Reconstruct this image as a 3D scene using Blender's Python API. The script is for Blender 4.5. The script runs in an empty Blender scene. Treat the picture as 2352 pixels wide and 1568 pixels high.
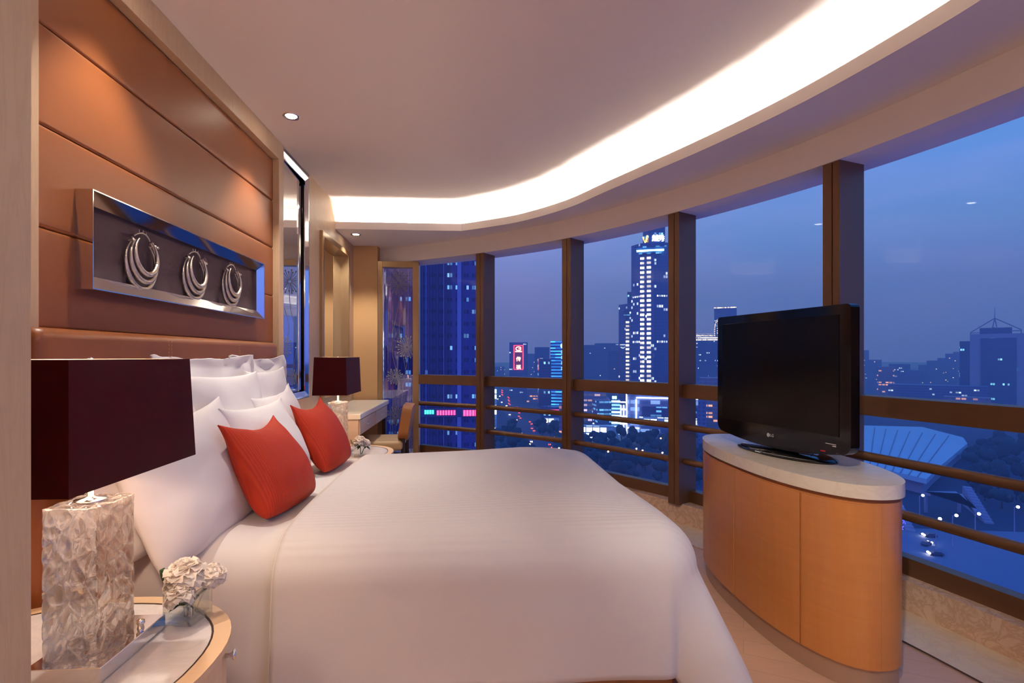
import bpy, math, random
from mathutils import Vector, Matrix, noise
random.seed(7)
S = bpy.context.scene
COL = S.collection
PI = math.pi
R = math.radians

# ------------------------------------------------------------------ helpers
class MB:
    """collects geometry and links it as one mesh object"""
    def __init__(s): s.v=[]; s.f=[]; s.sm=[]; s.mi=[]
    def add(s, vs, fs, smooth=False, m=0, M=None):
        o=len(s.v)
        for p in vs:
            p=Vector(p)
            s.v.append(M@p if M is not None else p)
        for f in fs:
            s.f.append([i+o for i in f]); s.sm.append(smooth); s.mi.append(m)
        return s
    def box(s,x0,x1,y0,y1,z0,z1,m=0,M=None):
        vs=[(x,y,z) for z in (z0,z1) for y in (y0,y1) for x in (x0,x1)]
        return s.add(vs,[(0,2,3,1),(4,5,7,6),(0,1,5,4),(2,6,7,3),(0,4,6,2),(1,3,7,5)],False,m,M)
    def prism(s,poly,z0,z1,m=0,M=None,smooth=False,caps=True,poly2=None):
        n=len(poly); q=poly2 or poly
        if sum(poly[i][0]*poly[(i+1)%n][1]-poly[(i+1)%n][0]*poly[i][1] for i in range(n))<0:
            poly=poly[::-1]; q=q[::-1]
        vs=[(x,y,z0) for x,y in poly]+[(x,y,z1) for x,y in q]
        s.add(vs,[(i,(i+1)%n,(i+1)%n+n,i+n) for i in range(n)],smooth,m,M)
        if caps:
            s.add(vs,[tuple(range(n-1,-1,-1)),tuple(range(n,2*n))],False,m,M)
        return s
    def tube(s,path,r,seg=12,m=0,M=None,caps=True,closed=False,smooth=True):
        P=[Vector(p) for p in path]; n=len(P); rr=r if isinstance(r,(list,tuple)) else [r]*n
        vs=[]; up=None
        for i in range(n):
            t=(P[(i+1)%n]-P[i-1]) if closed else (P[min(i+1,n-1)]-P[max(i-1,0)])
            t.normalize()
            if up is None: up=Vector((0,0,1)) if abs(t.z)<.9 else Vector((1,0,0))
            a=t.cross(up); a.normalize(); b=a.cross(t); b.normalize(); up=b
            for k in range(seg):
                w=2*PI*k/seg; vs.append(P[i]+(a*math.cos(w)+b*math.sin(w))*rr[i])
        fs=[]
        for i in range(n if closed else n-1):
            j=(i+1)%n
            for k in range(seg):
                l=(k+1)%seg; fs.append((i*seg+k,i*seg+l,j*seg+l,j*seg+k))
        s.add(vs,fs,smooth,m,M)
        if caps and not closed:
            s.add(vs,[tuple(range(seg-1,-1,-1)),tuple((n-1)*seg+k for k in range(seg))],False,m,M)
        return s
    def lathe(s,prof,seg=24,m=0,M=None,smooth=True):
        vs=[];fs=[];n=len(prof)
        for r,z in prof:
            for k in range(seg):
                w=2*PI*k/seg; vs.append((r*math.cos(w),r*math.sin(w),z))
        for i in range(n-1):
            for k in range(seg):
                l=(k+1)%seg; fs.append((i*seg+k,i*seg+l,(i+1)*seg+l,(i+1)*seg+k))
        return s.add(vs,fs,smooth,m,M)
    def ball(s,c,r,m=0,seg=10,rings=6,sc=(1,1,1)):
        pr=[(max(1e-4,math.sin(PI*i/rings))*r,-math.cos(PI*i/rings)*r) for i in range(rings+1)]
        return s.lathe(pr,seg,m,Matrix.Translation(c)@Matrix.Diagonal((*sc,1)))
    def grid(s,fn,nu,nv,m=0,smooth=True,M=None,flip=False):
        vs=[fn(i/nu,j/nv) for j in range(nv+1) for i in range(nu+1)]; w=nu+1
        fs=[]
        for j in range(nv):
            for i in range(nu):
                q=(j*w+i,j*w+i+1,(j+1)*w+i+1,(j+1)*w+i); fs.append(q[::-1] if flip else q)
        return s.add(vs,fs,smooth,m,M)
    def build(s,name,mats,parent=None,bevel=0,world=True,solid=0,sub=0,bseg=2):
        off=Vector((0,0,0))
        if parent is not None and world:
            p=parent
            while p is not None: off+=p.location; p=p.parent
        me=bpy.data.meshes.new(name)
        me.from_pydata([tuple(p-off) for p in s.v],[],s.f)
        me.polygons.foreach_set('use_smooth',s.sm); me.polygons.foreach_set('material_index',s.mi)
        for m in (mats if isinstance(mats,(list,tuple)) else [mats]): me.materials.append(m)
        me.update()
        o=bpy.data.objects.new(name,me); COL.objects.link(o)
        if parent is not None: o.parent=parent
        if solid:
            d=o.modifiers.new('solid','SOLIDIFY'); d.thickness=solid; d.offset=0
        if bevel:
            b=o.modifiers.new('bevel','BEVEL'); b.width=bevel; b.segments=bseg; b.limit_method='ANGLE'; b.angle_limit=R(40)
        if sub:
            d=o.modifiers.new('sub','SUBSURF'); d.levels=sub; d.render_levels=sub
        return o

def tag(o,label,cat,group=None):
    o['label']=label; o['category']=cat
    if group: o['group']=group
    return o
def thing(name,label,cat,loc=(0,0,0),rz=0,group=None):
    o=bpy.data.objects.new(name,None); COL.objects.link(o); o.location=loc; o.rotation_euler=(0,0,rz)
    o.empty_display_size=.05
    return tag(o,label,cat,group)
def struct(o,label=None):
    o['kind']='structure'
    if label: o['label']=label
    return o
def sroot(name,loc=(0,0,0)):
    o=bpy.data.objects.new(name,None); COL.objects.link(o); o.location=loc; o['kind']='structure'; return o
def dup(root,loc,rz=None,label=None):
    r=root.copy(); COL.objects.link(r); r.location=loc
    if rz is not None: r.rotation_euler=(0,0,rz)
    if label: r['label']=label
    for ch in list(root.children):
        c=ch.copy(); COL.objects.link(c); c.parent=r
        for g in list(ch.children):
            d=g.copy(); COL.objects.link(d); d.parent=c
    return r

# ------------------------------------------------------------------ materials
def lin(r,g,b):
    f=lambda c:(c/255/12.92) if c/255<=.04045 else ((c/255+.055)/1.055)**2.4
    return (f(r),f(g),f(b),1)
class NT:
    def __init__(s,name,tree=None):
        if tree is None:
            s.m=bpy.data.materials.new(name); s.m.use_nodes=True; s.t=s.m.node_tree
        else: s.t=tree; s.m=None
        s.t.nodes.clear()
    def n(s,typ,**kw):
        x=s.t.nodes.new(typ)
        for k,v in kw.items():
            if k[0]=='_': setattr(x,k[1:],v)
            else: s.set(x,k,v)
        return x
    def set(s,x,k,v):
        k=int(k[1:]) if (k[0]=='i' and k[1:].isdigit()) else k.replace('__',' ')
        i=x.inputs[k]
        if isinstance(v,bpy.types.NodeSocket): s.t.links.new(v,i)
        else: i.default_value=v
    def math(s,op,a,b=0,c=None):
        x=s.n('ShaderNodeMath',_operation=op,i0=a,i1=b)
        if c is not None: s.set(x,'i2',c)
        return x.outputs[0]
    def mix(s,f,a,b,blend='MIX'):
        x=s.n('ShaderNodeMix',_data_type='RGBA',_blend_type=blend)
        s.set(x,'i0',f); s.set(x,'i6',a); s.set(x,'i7',b); return x.outputs[2]
    def ramp(s,f,stops):
        x=s.n('ShaderNodeValToRGB',Fac=f); e=x.color_ramp.elements
        while len(e)<len(stops): e.new(.5)
        for q,(p,c) in zip(e,stops): q.position=p; q.color=c
        return x.outputs[0]
    def noise(s,vec,scale,detail=3,rough=.5,dist=0):
        x=s.n('ShaderNodeTexNoise',Vector=vec,Scale=scale,Detail=detail,Roughness=rough,Distortion=dist); return x.outputs[0]
    def coords(s,kind='Object',scale=(1,1,1),rot=(0,0,0)):
        c=s.n('ShaderNodeTexCoord'); m=s.n('ShaderNodeMapping',Vector=c.outputs[kind],Scale=scale,Rotation=rot); return m.outputs[0]
    def bump(s,h,strength=.2,dist=.01):
        return s.n('ShaderNodeBump',Height=h,Strength=strength,Distance=dist).outputs[0]
    def out(s,sh,vol=None):
        o=s.n('ShaderNodeOutputMaterial')
        if sh is not None: s.t.links.new(sh,o.inputs['Surface'])
        if vol is not None: s.t.links.new(vol,o.inputs['Volume'])
        return s.m
    def pbr(s,**kw):
        x=s.n('ShaderNodeBsdfPrincipled')
        for k,v in kw.items(): s.set(x,k,v)
        return x.outputs[0]

def plain(name,col,rough=.5,metal=0,spec=.5,bump=None,vary=0,vscale=3,coat=0):
    t=NT(name); c=col
    kw=dict(Roughness=rough,Metallic=metal,Specular__IOR__Level=spec)
    if vary:
        n=t.noise(t.coords(),vscale,4)
        d=tuple(x*(1-vary) for x in col[:3])+(1,); u=tuple(min(1,x*(1+vary)) for x in col[:3])+(1,)
        c=t.mix(n,d,u)
    if bump:
        kw['Normal']=t.bump(t.noise(t.coords(),bump[0],4),bump[1],bump[2] if len(bump)>2 else .01)
    if coat: kw['Coat__Weight']=coat; kw['Coat__Roughness']=.08
    return t.out(t.pbr(Base__Color=c,**kw))
def emit(name,col,st,sample=True):
    t=NT(name); e=t.n('ShaderNodeEmission',Color=col,Strength=st)
    m=t.out(e.outputs[0])
    if not sample: m.cycles.emission_sampling='NONE'
    return m
def wood(name,c0,c1,axis='Z',rough=.35,scale=1,figure=.35,coat=.2):
    t=NT(name)
    sc={'Z':(22,22,1.1),'X':(1.1,22,22),'Y':(22,1.1,22)}[axis]
    fs={'Z':(3,3,30),'X':(30,3,3),'Y':(3,30,3)}[axis]
    g=t.noise(t.coords(scale=tuple(x*scale for x in sc)),1.6,6,.6,.4)
    f=t.noise(t.coords(scale=tuple(x*scale for x in fs)),1.3,2,.5,.8)
    c=t.mix(g,c0,c1)
    c=t.mix(t.math('MULTIPLY',f,figure),c,tuple(x*.72 for x in c0[:3])+(1,))
    return t.out(t.pbr(Base__Color=c,Roughness=rough,Normal=t.bump(g,.05,.003),Coat__Weight=coat,Coat__Roughness=.15))
def stone(name,c0,c1,c2,scale=3,stretch=(1,1,1),rough=.3,vein=.5):
    t=NT(name); v=t.coords(scale=stretch)
    a=t.noise(v,scale,6,.6,.8)
    b=t.n('ShaderNodeTexNoise',Vector=v,Scale=scale*2.2,Detail=8,Roughness=.65,Distortion=1.6)
    w=t.math('ABSOLUTE',t.math('SUBTRACT',b.outputs[0],.5)); w=t.math('SUBTRACT',1,t.math('MULTIPLY',w,14)); w=t.math('MAXIMUM',w,0)
    c=t.mix(a,c0,c1); c=t.mix(t.math('MULTIPLY',w,vein),c,c2)
    return t.out(t.pbr(Base__Color=c,Roughness=rough))

M={}
M['ceiling']=plain('ceiling_paint',lin(240,229,222),.75,bump=(120,.03))
M['soffit']=plain('soffit_paint',lin(244,235,229),.75)
M['travertine']=stone('travertine',lin(192,160,126),lin(202,174,142),lin(172,138,104),2.2,(5,5,.5),.42,.25)
def leather_mat(name,c,rough=.42):
    t=NT(name); v=t.coords()
    vo=t.n('ShaderNodeTexVoronoi',Vector=v,Scale=320)
    n=t.noise(v,1.5,3)
    col=t.mix(n,tuple(x*.88 for x in c[:3])+(1,),c)
    return t.out(t.pbr(Base__Color=col,Roughness=rough,Specular__IOR__Level=.45,Normal=t.bump(vo.outputs[0],.05,.002)))
M['leather']=leather_mat('wall_leather',lin(136,76,36))
M['leather2']=leather_mat('headboard_leather',lin(140,78,38),.38)
M['thread']=plain('thread',lin(196,150,100),.7)
M['chrome']=plain('chrome',(.82,.82,.83,1),.06,1)
M['silver']=plain('antique_silver',lin(214,200,186),.28,1,bump=(180,.6,.004))
M['velvet']=plain('mauve_velvet',lin(84,64,68),.9,bump=(400,.1))
M['mirror']=plain('mirror',(.86,.87,.87,1),.0,1)
M['champagne']=plain('champagne_frame',lin(176,146,108),.3,.75)
M['endwall']=plain('tan_fabric',lin(206,162,112),.85,bump=(500,.08))
M['bronze']=plain('bronze',lin(112,78,50),.42,.25,.5)
M['bronze_seam']=plain('bronze_seam',lin(30,22,18),.7)
M['marble']=stone('beige_marble',lin(236,206,178),lin(222,188,158),lin(194,148,116),4,(1,1,1),.25,.6)
M['border']=stone('border_marble',lin(234,214,186),lin(222,198,168),lin(204,174,142),3,(1,1,1),.35,.35)
M['nstop']=stone('grey_white_marble',lin(212,204,200),lin(222,216,212),lin(192,182,178),3,(1,1,1),.10,.3)
M['slab']=stone('cream_onyx',lin(226,212,190),lin(232,222,204),lin(214,194,166),2.5,(1,1,1),.14,.3)
M['cabwood']=wood('figured_maple',lin(196,122,62),lin(216,146,82),'Z',.34,1,.4,.3)
M['cabline']=plain('cabinet_recess',lin(150,94,52),.5)
M['toekick']=plain('brushed_bronze',lin(184,154,130),.40,.35)
M['nswood']=wood('pale_oak',lin(218,182,140),lin(230,198,160),'Y',.4,1,.25,.2)
M['deskwood']=wood('desk_veneer',lin(206,176,146),lin(220,192,164),'Y',.35,1,.2,.2)
M['desktop']=stone('desk_top',lin(228,214,190),lin(236,224,204),lin(216,200,174),2,(1,1,1),.25,.2)
M['dark']=plain('dark_wood',lin(52,32,22),.4)
M['basewood']=wood('bed_base_wood',lin(170,110,62),lin(186,124,72),'X',.4)
M['blackgloss']=plain('black_gloss',(.003,.003,.004,1),.09,0,.30,coat=.12)
M['blackmatte']=plain('black_matte',(.006,.006,.007,1),.35)
M['screen']=plain('lcd_screen',(.002,.002,.0025,1),.20,0,.22)
M['logo']=plain('silver_print',lin(190,190,192),.35,.3)
M['redprint']=plain('red_print',lin(170,20,30),.4)
def shade_mat():
    t=NT('burgundy_silk'); a=t.pbr(Base__Color=lin(54,2,6),Roughness=.5,Specular__IOR__Level=.10)
    tr=t.n('ShaderNodeBsdfTranslucent',Color=(.24,.004,.003,1)); x=t.n('ShaderNodeMixShader',Fac=.10)
    t.t.links.new(a,x.inputs[1]); t.t.links.new(tr.outputs[0],x.inputs[2]); return t.out(x.outputs[0])
M['shade']=shade_mat()
M['shadein']=plain('shade_lining',lin(225,200,180),.7)
M['stem']=plain('chrome_stem',(.75,.75,.78,1),.08,1)
M['green']=plain('leaf_green',lin(44,66,34),.45,vary=.3,vscale=30)
M['green2']=plain('stem_green',lin(66,88,44),.5)
M['chairlth']=leather_mat('chair_leather',lin(168,110,56),.4)
M['chairseat']=leather_mat('chair_seat_leather',lin(190,160,116),.5)
M['etch']=plain('etched_frost',lin(134,132,130),.5)
M['cove']=plain('cove_paint',lin(235,228,216),.8)

def linen(name,c,stripe=0,rough=.8,wr=.25):
    t=NT(name); v=t.coords()
    n=t.noise(v,420,2); w=t.noise(v,5,4,.55,.5)
    h=t.math('ADD',t.math('MULTIPLY',n,.05),t.math('MULTIPLY',w,wr))
    col=c
    if stripe:
        sp=t.n('ShaderNodeSeparateXYZ',Vector=v)
        s=t.math('SINE',t.math('MULTIPLY',sp.outputs[1],2*PI/stripe))
        h=t.math('ADD',h,t.math('MULTIPLY',s,.06)); 
    return t.out(t.pbr(Base__Color=col,Roughness=rough,Sheen__Weight=.15,Specular__IOR__Level=.25,Normal=t.bump(h,.35,.02)))
M['duvet']=linen('white_cotton_satin',lin(220,211,205),.024,.62,.18)
M['sheet']=linen('white_sheet',lin(224,216,211),0,.75,.22)
M['pillow']=linen('white_pillowcase',lin(230,222,219),0,.8,.4)
def cushion_mat():
    t=NT('red_ribbed_silk'); v=t.coords()
    sp=t.n('ShaderNodeSeparateXYZ',Vector=v)
    s=t.math('SINE',t.math('MULTIPLY',sp.outputs[0],2*PI/.0085))
    w=t.noise(v,9,4,.6,.6)
    n=t.noise(t.coords(scale=(1,12,1)),30,2)
    h=t.math('ADD',t.math('MULTIPLY',s,.10),t.math('ADD',t.math('MULTIPLY',w,.4),t.math('MULTIPLY',n,.1)))
    c=t.mix(t.math('MULTIPLY_ADD',s,.3,.5),lin(158,36,14),lin(188,54,22))
    return t.out(t.pbr(Base__Color=c,Roughness=.6,Specular__IOR__Level=.25,Normal=t.bump(h,.45,.01)))
M['red']=cushion_mat()
def petal_mat():
    t=NT('cream_petals'); v=t.coords(); n=t.noise(v,30,3)
    c=t.mix(n,lin(252,247,238),lin(238,224,212))
    a=t.pbr(Base__Color=c,Roughness=.6)
    tl=t.n('ShaderNodeBsdfTranslucent',Color=c); x=t.n('ShaderNodeMixShader',Fac=.45); t.t.links.new(a,x.inputs[1]); t.t.links.new(tl.outputs[0],x.inputs[2])
    return t.out(x.outputs[0])
M['petal']=petal_mat()
def floor_mat():
    t=NT('oak_floor'); v=t.coords('Object',rot=(0,0,R(28)))
    br=t.n('ShaderNodeTexBrick',Vector=v,Scale=1,Mortar__Size=.0012,Brick__Width=1.1,Row__Height=.11,Color1=(.2,.2,.2,1),Color2=(.8,.8,.8,1),Mortar=(0,0,0,1))
    g=t.noise(t.coords('Object',scale=(1.2,26,1),rot=(0,0,R(28))),2.2,6,.6,.7)
    c=t.mix(g,lin(200,156,126),lin(220,178,148)); c=t.mix(.25,c,t.mix(br.outputs[0],lin(170,126,98),lin(214,170,140)))
    c=t.mix(t.math('MULTIPLY',br.outputs[1],.3),c,lin(110,76,58))
    return t.out(t.pbr(Base__Color=c,Roughness=.38,Normal=t.bump(g,.05,.002)))
M['floor']=floor_mat()
def pane_mat(name,tint,f0,gain=1):
    t=NT(name)
    tr=t.n('ShaderNodeBsdfTransparent',Color=tint); gl=t.n('ShaderNodeBsdfGlossy',Color=(1,1,1,1),Roughness=0)
    f=t.n('ShaderNodeLayerWeight',Blend=.5).outputs['Facing']
    f=t.math('MULTIPLY_ADD',t.math('POWER',f,5),(1-f0)*gain,f0)
    x=t.n('ShaderNodeMixShader',Fac=f); t.t.links.new(tr.outputs[0],x.inputs[1]); t.t.links.new(gl.outputs[0],x.inputs[2])
    return t.out(x.outputs[0])
M['pane']=pane_mat('window_glass',(.985,.99,1,1),.006,.35)
M['panelglass']=pane_mat('tinted_glass',(.84,.87,.95,1),.16)
def clear_glass(name,tint=(1,1,1,1),rough=0,clear=.4,diff=.06):
    t=NT(name)
    g=t.n('ShaderNodeBsdfGlass',Color=tint,Roughness=rough,IOR=1.38); tr=t.n('ShaderNodeBsdfTransparent',Color=tint)
    x=t.n('ShaderNodeMixShader',Fac=clear); t.t.links.new(g.outputs[0],x.inputs[1]); t.t.links.new(tr.outputs[0],x.inputs[2])
    d=t.n('ShaderNodeBsdfTranslucent',Color=(.95,.92,.90,1)); y=t.n('ShaderNodeMixShader',Fac=diff)
    t.t.links.new(x.outputs[0],y.inputs[1]); t.t.links.new(d.outputs[0],y.inputs[2])
    return t.out(y.outputs[0])
M['crystal']=clear_glass('cast_crystal',(1,.995,.99,1),.0,.36,.17)
M['vase']=clear_glass('vase_glass',(.96,.98,.98,1),0,.55,.0)
M['cove_led']=emit('cove_light',(1,.98,.91,1),77)
M['lens']=emit('lamp_lens',(1,.88,.72,1),30)
M['bulb']=emit('warm_bulb',(1,.78,.55,1),20)

# ------------------------------------------------------------------ camera
FPX=1200.0; YAW=math.atan(86/FPX); EYE=1.2
cam=bpy.data.cameras.new('camera'); cam.sensor_width=36; cam.lens=36*FPX/2352; cam.shift_y=34/2352
cam.clip_start=.02; cam.clip_end=20000
co=bpy.data.objects.new('camera',cam); COL.objects.link(co); co.location=(0,0,EYE); co.rotation_euler=(R(90),0,-YAW); S.camera=co

# ------------------------------------------------------------------ room shell
CX,CY=-3.343,.855                                   # centre of the curved facade
def cp(a,r): return (CX+r*math.cos(R(a)),CY+r*math.sin(R(a)))
def arc(a0,a1,r,n=60): return [cp(a0+(a1-a0)*i/n,r) for i in range(n+1)]
def ring(mb,a0,a1,r0,r1,z0,z1,n=60,m=0):
    mb.prism(arc(a0,a1,r0,n)+arc(a1,a0,r1,n),z0,z1,m)
AL,AR=61.6,-37.4
ZC=2.63; ZS=2.39
WX=-1.335
fl=MB(); fl.prism([(-1.6,-2.7),(1.15,-2.7)]+arc(AR,AL,5.60)+[(-1.6,6.1)],-.12,0); struct(fl.build('floor',M['floor']))
mb=MB(); ring(mb,AR,AL,5.285,5.58,0,.004); struct(mb.build('trim_1',M['border']),'pale stone floor border along the window curb')
mb=MB(); ring(mb,AR,AL,5.270,5.285,0,.005); struct(mb.build('trim_2',M['stem']),'thin metal inlay strip beside the stone border')
mb=MB(); ring(mb,AR,AL+4,5.565,5.80,-.12,.145); struct(mb.build('trim_3',M['marble'],bevel=.006),'beige marble curb under the windows')
mb=MB(); mb.prism([(-1.75,-2.75),(1.3,-2.75)]+arc(AR,AL+5,5.82)+[(-1.75,6.2)],ZC,ZC+.1); struct(mb.build('ceiling',M['ceiling']))
# pelmet beam above the glass
mb=MB(); ring(mb,AR,AL+7,5.52,5.82,2.228,ZC); struct(mb.build('trim_4',M['soffit']),'curved pelmet beam above the windows')
# dropped soffit with the light cove
LIP=[(-.124,4.985),(.15,4.80),(.425,4.575),(.737,4.165),(.963,3.679),(1.305,2.946),(1.508,2.426),(1.621,2.005),(1.688,1.629),(1.715,1.15),(1.68,.5),(1.55,-.2),(1.32,-.95),(.98,-1.75),(.55,-2.7)]
def catmull(P,n=6):
    o=[]
    for i in range(len(P)-1):
        a=Vector(P[max(i-1,0)]);b=Vector(P[i]);c=Vector(P[i+1]);d=Vector(P[min(i+2,len(P)-1)])
        for k in range(n):
            t=k/n; o.append(tuple(.5*((2*b)+(c-a)*t+(2*a-5*b+4*c-d)*t*t+(3*b-a-3*c+d)*t**3)))
    o.append(tuple(P[-1])); return o
lip=[(-1.5,4.985)]+[(-1.5+i*.23,4.985) for i in range(1,6)]+catmull(LIP)
def offset(P,d):
    o=[]
    for i,p in enumerate(P):
        a=Vector(P[max(i-1,0)]);c=Vector(P[min(i+1,len(P)-1)]); t=(c-a).normalized(); o.append((p[0]-t.y*d,p[1]+t.x*d))
    return o
lipo=offset(lip,.016); back=offset(lip,.125); led0=offset(lip,.045); led1=offset(lip,.075)
outer=arc(AR,AL+6,5.56,80)+[(-1.5,6.0)]
mb=MB(); mb.prism(lip[::-1]+[(.55,-2.72)]+[q for q in outer if q[1]>-2.72] if False else lip+[q for q in outer],ZS,ZS+.015)
so=mb.build('trim_5',M['soffit']); struct(so,'dropped soffit around the curved ceiling')
mb=MB(); mb.prism(lip+lipo[::-1],ZS+.0145,ZS+.068); struct(mb.build('trim_6',M['soffit']),'upstand lip of the light cove')
mb=MB(); mb.prism(back+offset(lip,.15)[::-1],ZS+.0145,ZC); struct(mb.build('trim_7',M['cove']),'lit back face of the ceiling light cove')
mb=MB(); mb.prism(led0+led1[::-1],ZS+.015,ZS+.03)
tag(mb.build('cove_light',M['cove_led']),'long light strip hidden in the curved ceiling cove','light strip')
# walls
mb=MB(); mb.box(-1.62,-1.37,.83,6.1,-.1,ZC); struct(mb.build('wall_left',M['travertine']))
mb=MB(); mb.box(-1.72,-.665,-2.7,.835,-.1,ZC); struct(mb.build('wall_entry',M['travertine']))
mb=MB(); mb.box(-.665,1.3,-2.8,-2.66,-.1,ZC); struct(mb.build('wall_back',M['travertine']))
mb=MB(); mb.box(-1.4,-1.045,5.73,5.95,-.1,ZS+.02); struct(mb.build('wall_end',M['endwall']))
# travertine surround of the leather wall
def vbox(name,label,x0,x1,y0,y1,z0,z1,mat,bev=.003):
    mb=MB(); mb.box(x0,x1,y0,y1,z0,z1); return struct(mb.build(name,mat,bevel=bev),label)
vbox('trim_8','pale stone jamb beside the leather wall, lamp side',-1.372,-1.295,.83,1.655,0,ZC,M['travertine'])
vbox('trim_9','pale stone band above the leather wall',-1.372,-1.295,1.655,3.575,2.51,ZC,M['travertine'])
vbox('trim_10','pale stone jamb between leather wall and tall mirror',-1.372,-1.295,3.575,3.655,0,ZC,M['travertine'])
mb=MB(); mb.box(-1.372,-1.30,4.225,4.50,0,ZC); mb.box(-1.372,-1.30,4.50,5.45,2.265,ZC); mb.box(-1.372,-1.30,4.50,5.45,0,.79); mb.box(-1.372,-1.30,5.45,5.74,0,ZC); mb.box(-1.372,-1.30,3.655,4.225,0,.88)
struct(mb.build('trim_11',M['travertine']),'pale stone wall around both mirrors')

# ------------------------------------------------------------------ leather wall panels
zs=[.0,1.285,1.60,1.918,2.232,2.51]
lw=thing('leather_wall_panel','tan leather wall covering of wide horizontal panels above the headboard','wall panel',(WX,2.615,1.28))
for i in range(1,5):
    z0,z1=zs[i],zs[i+1]
    mb=MB()
    def f(u,v,z0=z0,z1=z1):
        e=.012; y=1.655+1.92*u; z=z0+(z1-z0)*v
        d=min(v,1-v)*(z1-z0); k=min(1,d/e); dx=.012*math.sqrt(max(0,1-(1-k)**2))
        return (-1.350+dx+.0015,y,z)
    vs=[0,.004,.01,.018,.028,.04]; vv=vs+[.1+.1*k for k in range(9)]+[1-x for x in vs[::-1]]
    pts=[];w=3
    for v in vv:
        for u in (0,.5,1): pts.append(f(u,v))
    fs=[(j*w+k,j*w+k+1,(j+1)*w+k+1,(j+1)*w+k) for j in range(len(vv)-1) for k in range(w-1)]
    mb.add(pts,fs,True); mb.box(-1.371,-1.3485,1.655,3.575,z0,z1)
    mb.build('panel',M['leather'],lw)

# headboard
hb=thing('headboard','tan leather headboard cushion with a stitched seam behind the pillows','headboard',(-1.29,2.51,.3))
def roundrect(x0,x1,z0,z1,r,n=6):
    o=[]
    for cx,cz,a in ((x1-r,z1-r,0),(x0+r,z1-r,90),(x0+r,z0+r,180),(x1-r,z0+r,270)):
        for k in range(n+1): o.append((cx+r*math.cos(R(a+90*k/n)),cz+r*math.sin(R(a+90*k/n))))
    return o
mb=MB(); prof=roundrect(-1.352,-1.238,.30,1.285,.032)
ys=[1.575,1.58,1.595,1.62]+[1.7+.1*k for k in range(17)]+[3.36,3.385,3.40,3.405]
pts=[];n=len(prof)
for y in ys:
    e=min(y-1.575,3.405-y); k=1 if e>.03 else math.sqrt(max(0,1-(1-e/.03)**2))
    for x,z in prof:
        cx,cz=-1.30,.79; s=.03*(1-k); pts.append((x-(s if x>cx else -s)*.9,y,z-(s if z>cz else -s)))
fs=[(i*n+k,(i+1)*n+k,(i+1)*n+(k+1)%n,i*n+(k+1)%n) for i in range(len(ys)-1) for k in range(n)]
mb.add(pts,fs,True); mb.add(pts,[tuple(range(n)),tuple(range((len(ys)-1)*n,len(ys)*n))[::-1]])
mb.build('cushion',M['leather2'],hb)
for y in (2.215,2.235,2.85,2.862):
    mb=MB()
    for k in range(22):
        z=.95+k*.0145; mb.box(-1.2385,-1.2370,y-.0012,y+.0012,z,z+.009)
    mb.build('stitching',M['thread'],hb)

# ------------------------------------------------------------------ framed wall art
ya0,ya1,za0,za1=1.85,3.285,1.426,1.762
fr=thing('framed_art','long chrome box frame with dark mauve backing on the leather wall','wall art',(WX,2.57,1.594))
mb=MB(); X0,X1,XI=-1.3375,-1.278,-1.306; b=.047
o=[(ya0,za0),(ya1,za0),(ya1,za1),(ya0,za1)]; i_=[(ya0+b,za0+b),(ya1-b,za0+b),(ya1-b,za1-b),(ya0+b,za1-b)]
l_=[(ya0+.004,za0+.004),(ya1-.004,za0+.004),(ya1-.004,za1-.004),(ya0+.004,za1-.004)]
vs=[(X0,y,z) for y,z in o]+[(X1,y,z) for y,z in o]+[(X1,y,z) for y,z in l_]+[(XI,y,z) for y,z in i_]+[(-1.333,y,z) for y,z in i_]
fs=[]
for a in range(4):
    for k in range(4):
        j=(k+1)%4; fs.append((a*4+k,a*4+j,(a+1)*4+j,(a+1)*4+k))
mb.add(vs,fs); mb.build('frame',M['chrome'],fr)
mb=MB(); mb.box(-1.3375,-1.330,ya0+.01,ya1-.01,za0+.01,za1-.01); mb.build('backing',M['velvet'],fr)
hl=['near end of the framed art','middle of the framed art','far end of the framed art']
hoop=None
for q,(y,z) in enumerate(((2.165,1.585),(2.555,1.590),(2.925,1.594))):
    if q==0:
        hoop=thing('silver_hoop','silver triple crescent hoop mounted at the '+hl[0],'ornament',(-1.33,y,z),0,'silver hoops in the box frame')
        for k,(rr,dz,dx) in enumerate(((.074,.012,.034),(.087,-.004,.024),(.099,-.020,.012))):
            mb=MB(); path=[];rad=[]
            for t in range(49):
                a=R(125+ (415-125)*t/48); u=t/48
                path.append((dx+.006*math.sin(PI*u),-rr*math.cos(a)*.93,dz+rr*math.sin(a)-.0)); rad.append(.0025+.0085*math.sin(PI*u)**1.4)
            mb.tube(path,rad,10); mb.build('crescent',M['silver'],hoop,world=False)
        mb=MB(); path=[(.018+.004*math.sin(PI*t/20),-.074*math.cos(R(48+84*t/20)),.012+.080*math.sin(R(48+84*t/20))+.008) for t in range(21)]
        mb.tube(path,.0035,8)
        for a in (75,92,108): 
            p=Vector((.02,-.074*math.cos(R(a)),.02+.08*math.sin(R(a)))); mb.tube([p,p+Vector((.001,-.006*math.cos(R(a)),.014))],[.0022,.001],6)
        mb.build('clasp_band',M['silver'],hoop,world=False)
        for sgn in (-1,1):
            mb=MB()
            for k in range(4): mb.ball((.016+.006*k,sgn*(.058+.006*k),.070-.004*k),.0062,seg=8)
            mb.tube([(.02+.012*math.cos(w*.63),sgn*(.066+.012*math.sin(w*.63)),.06) for w in range(11)],.002,6)
            mb.build('clasp',M['silver'],hoop,world=False)
    else: dup(hoop,(-1.33,y,z),label='silver triple crescent hoop mounted at the '+hl[q])

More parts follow.
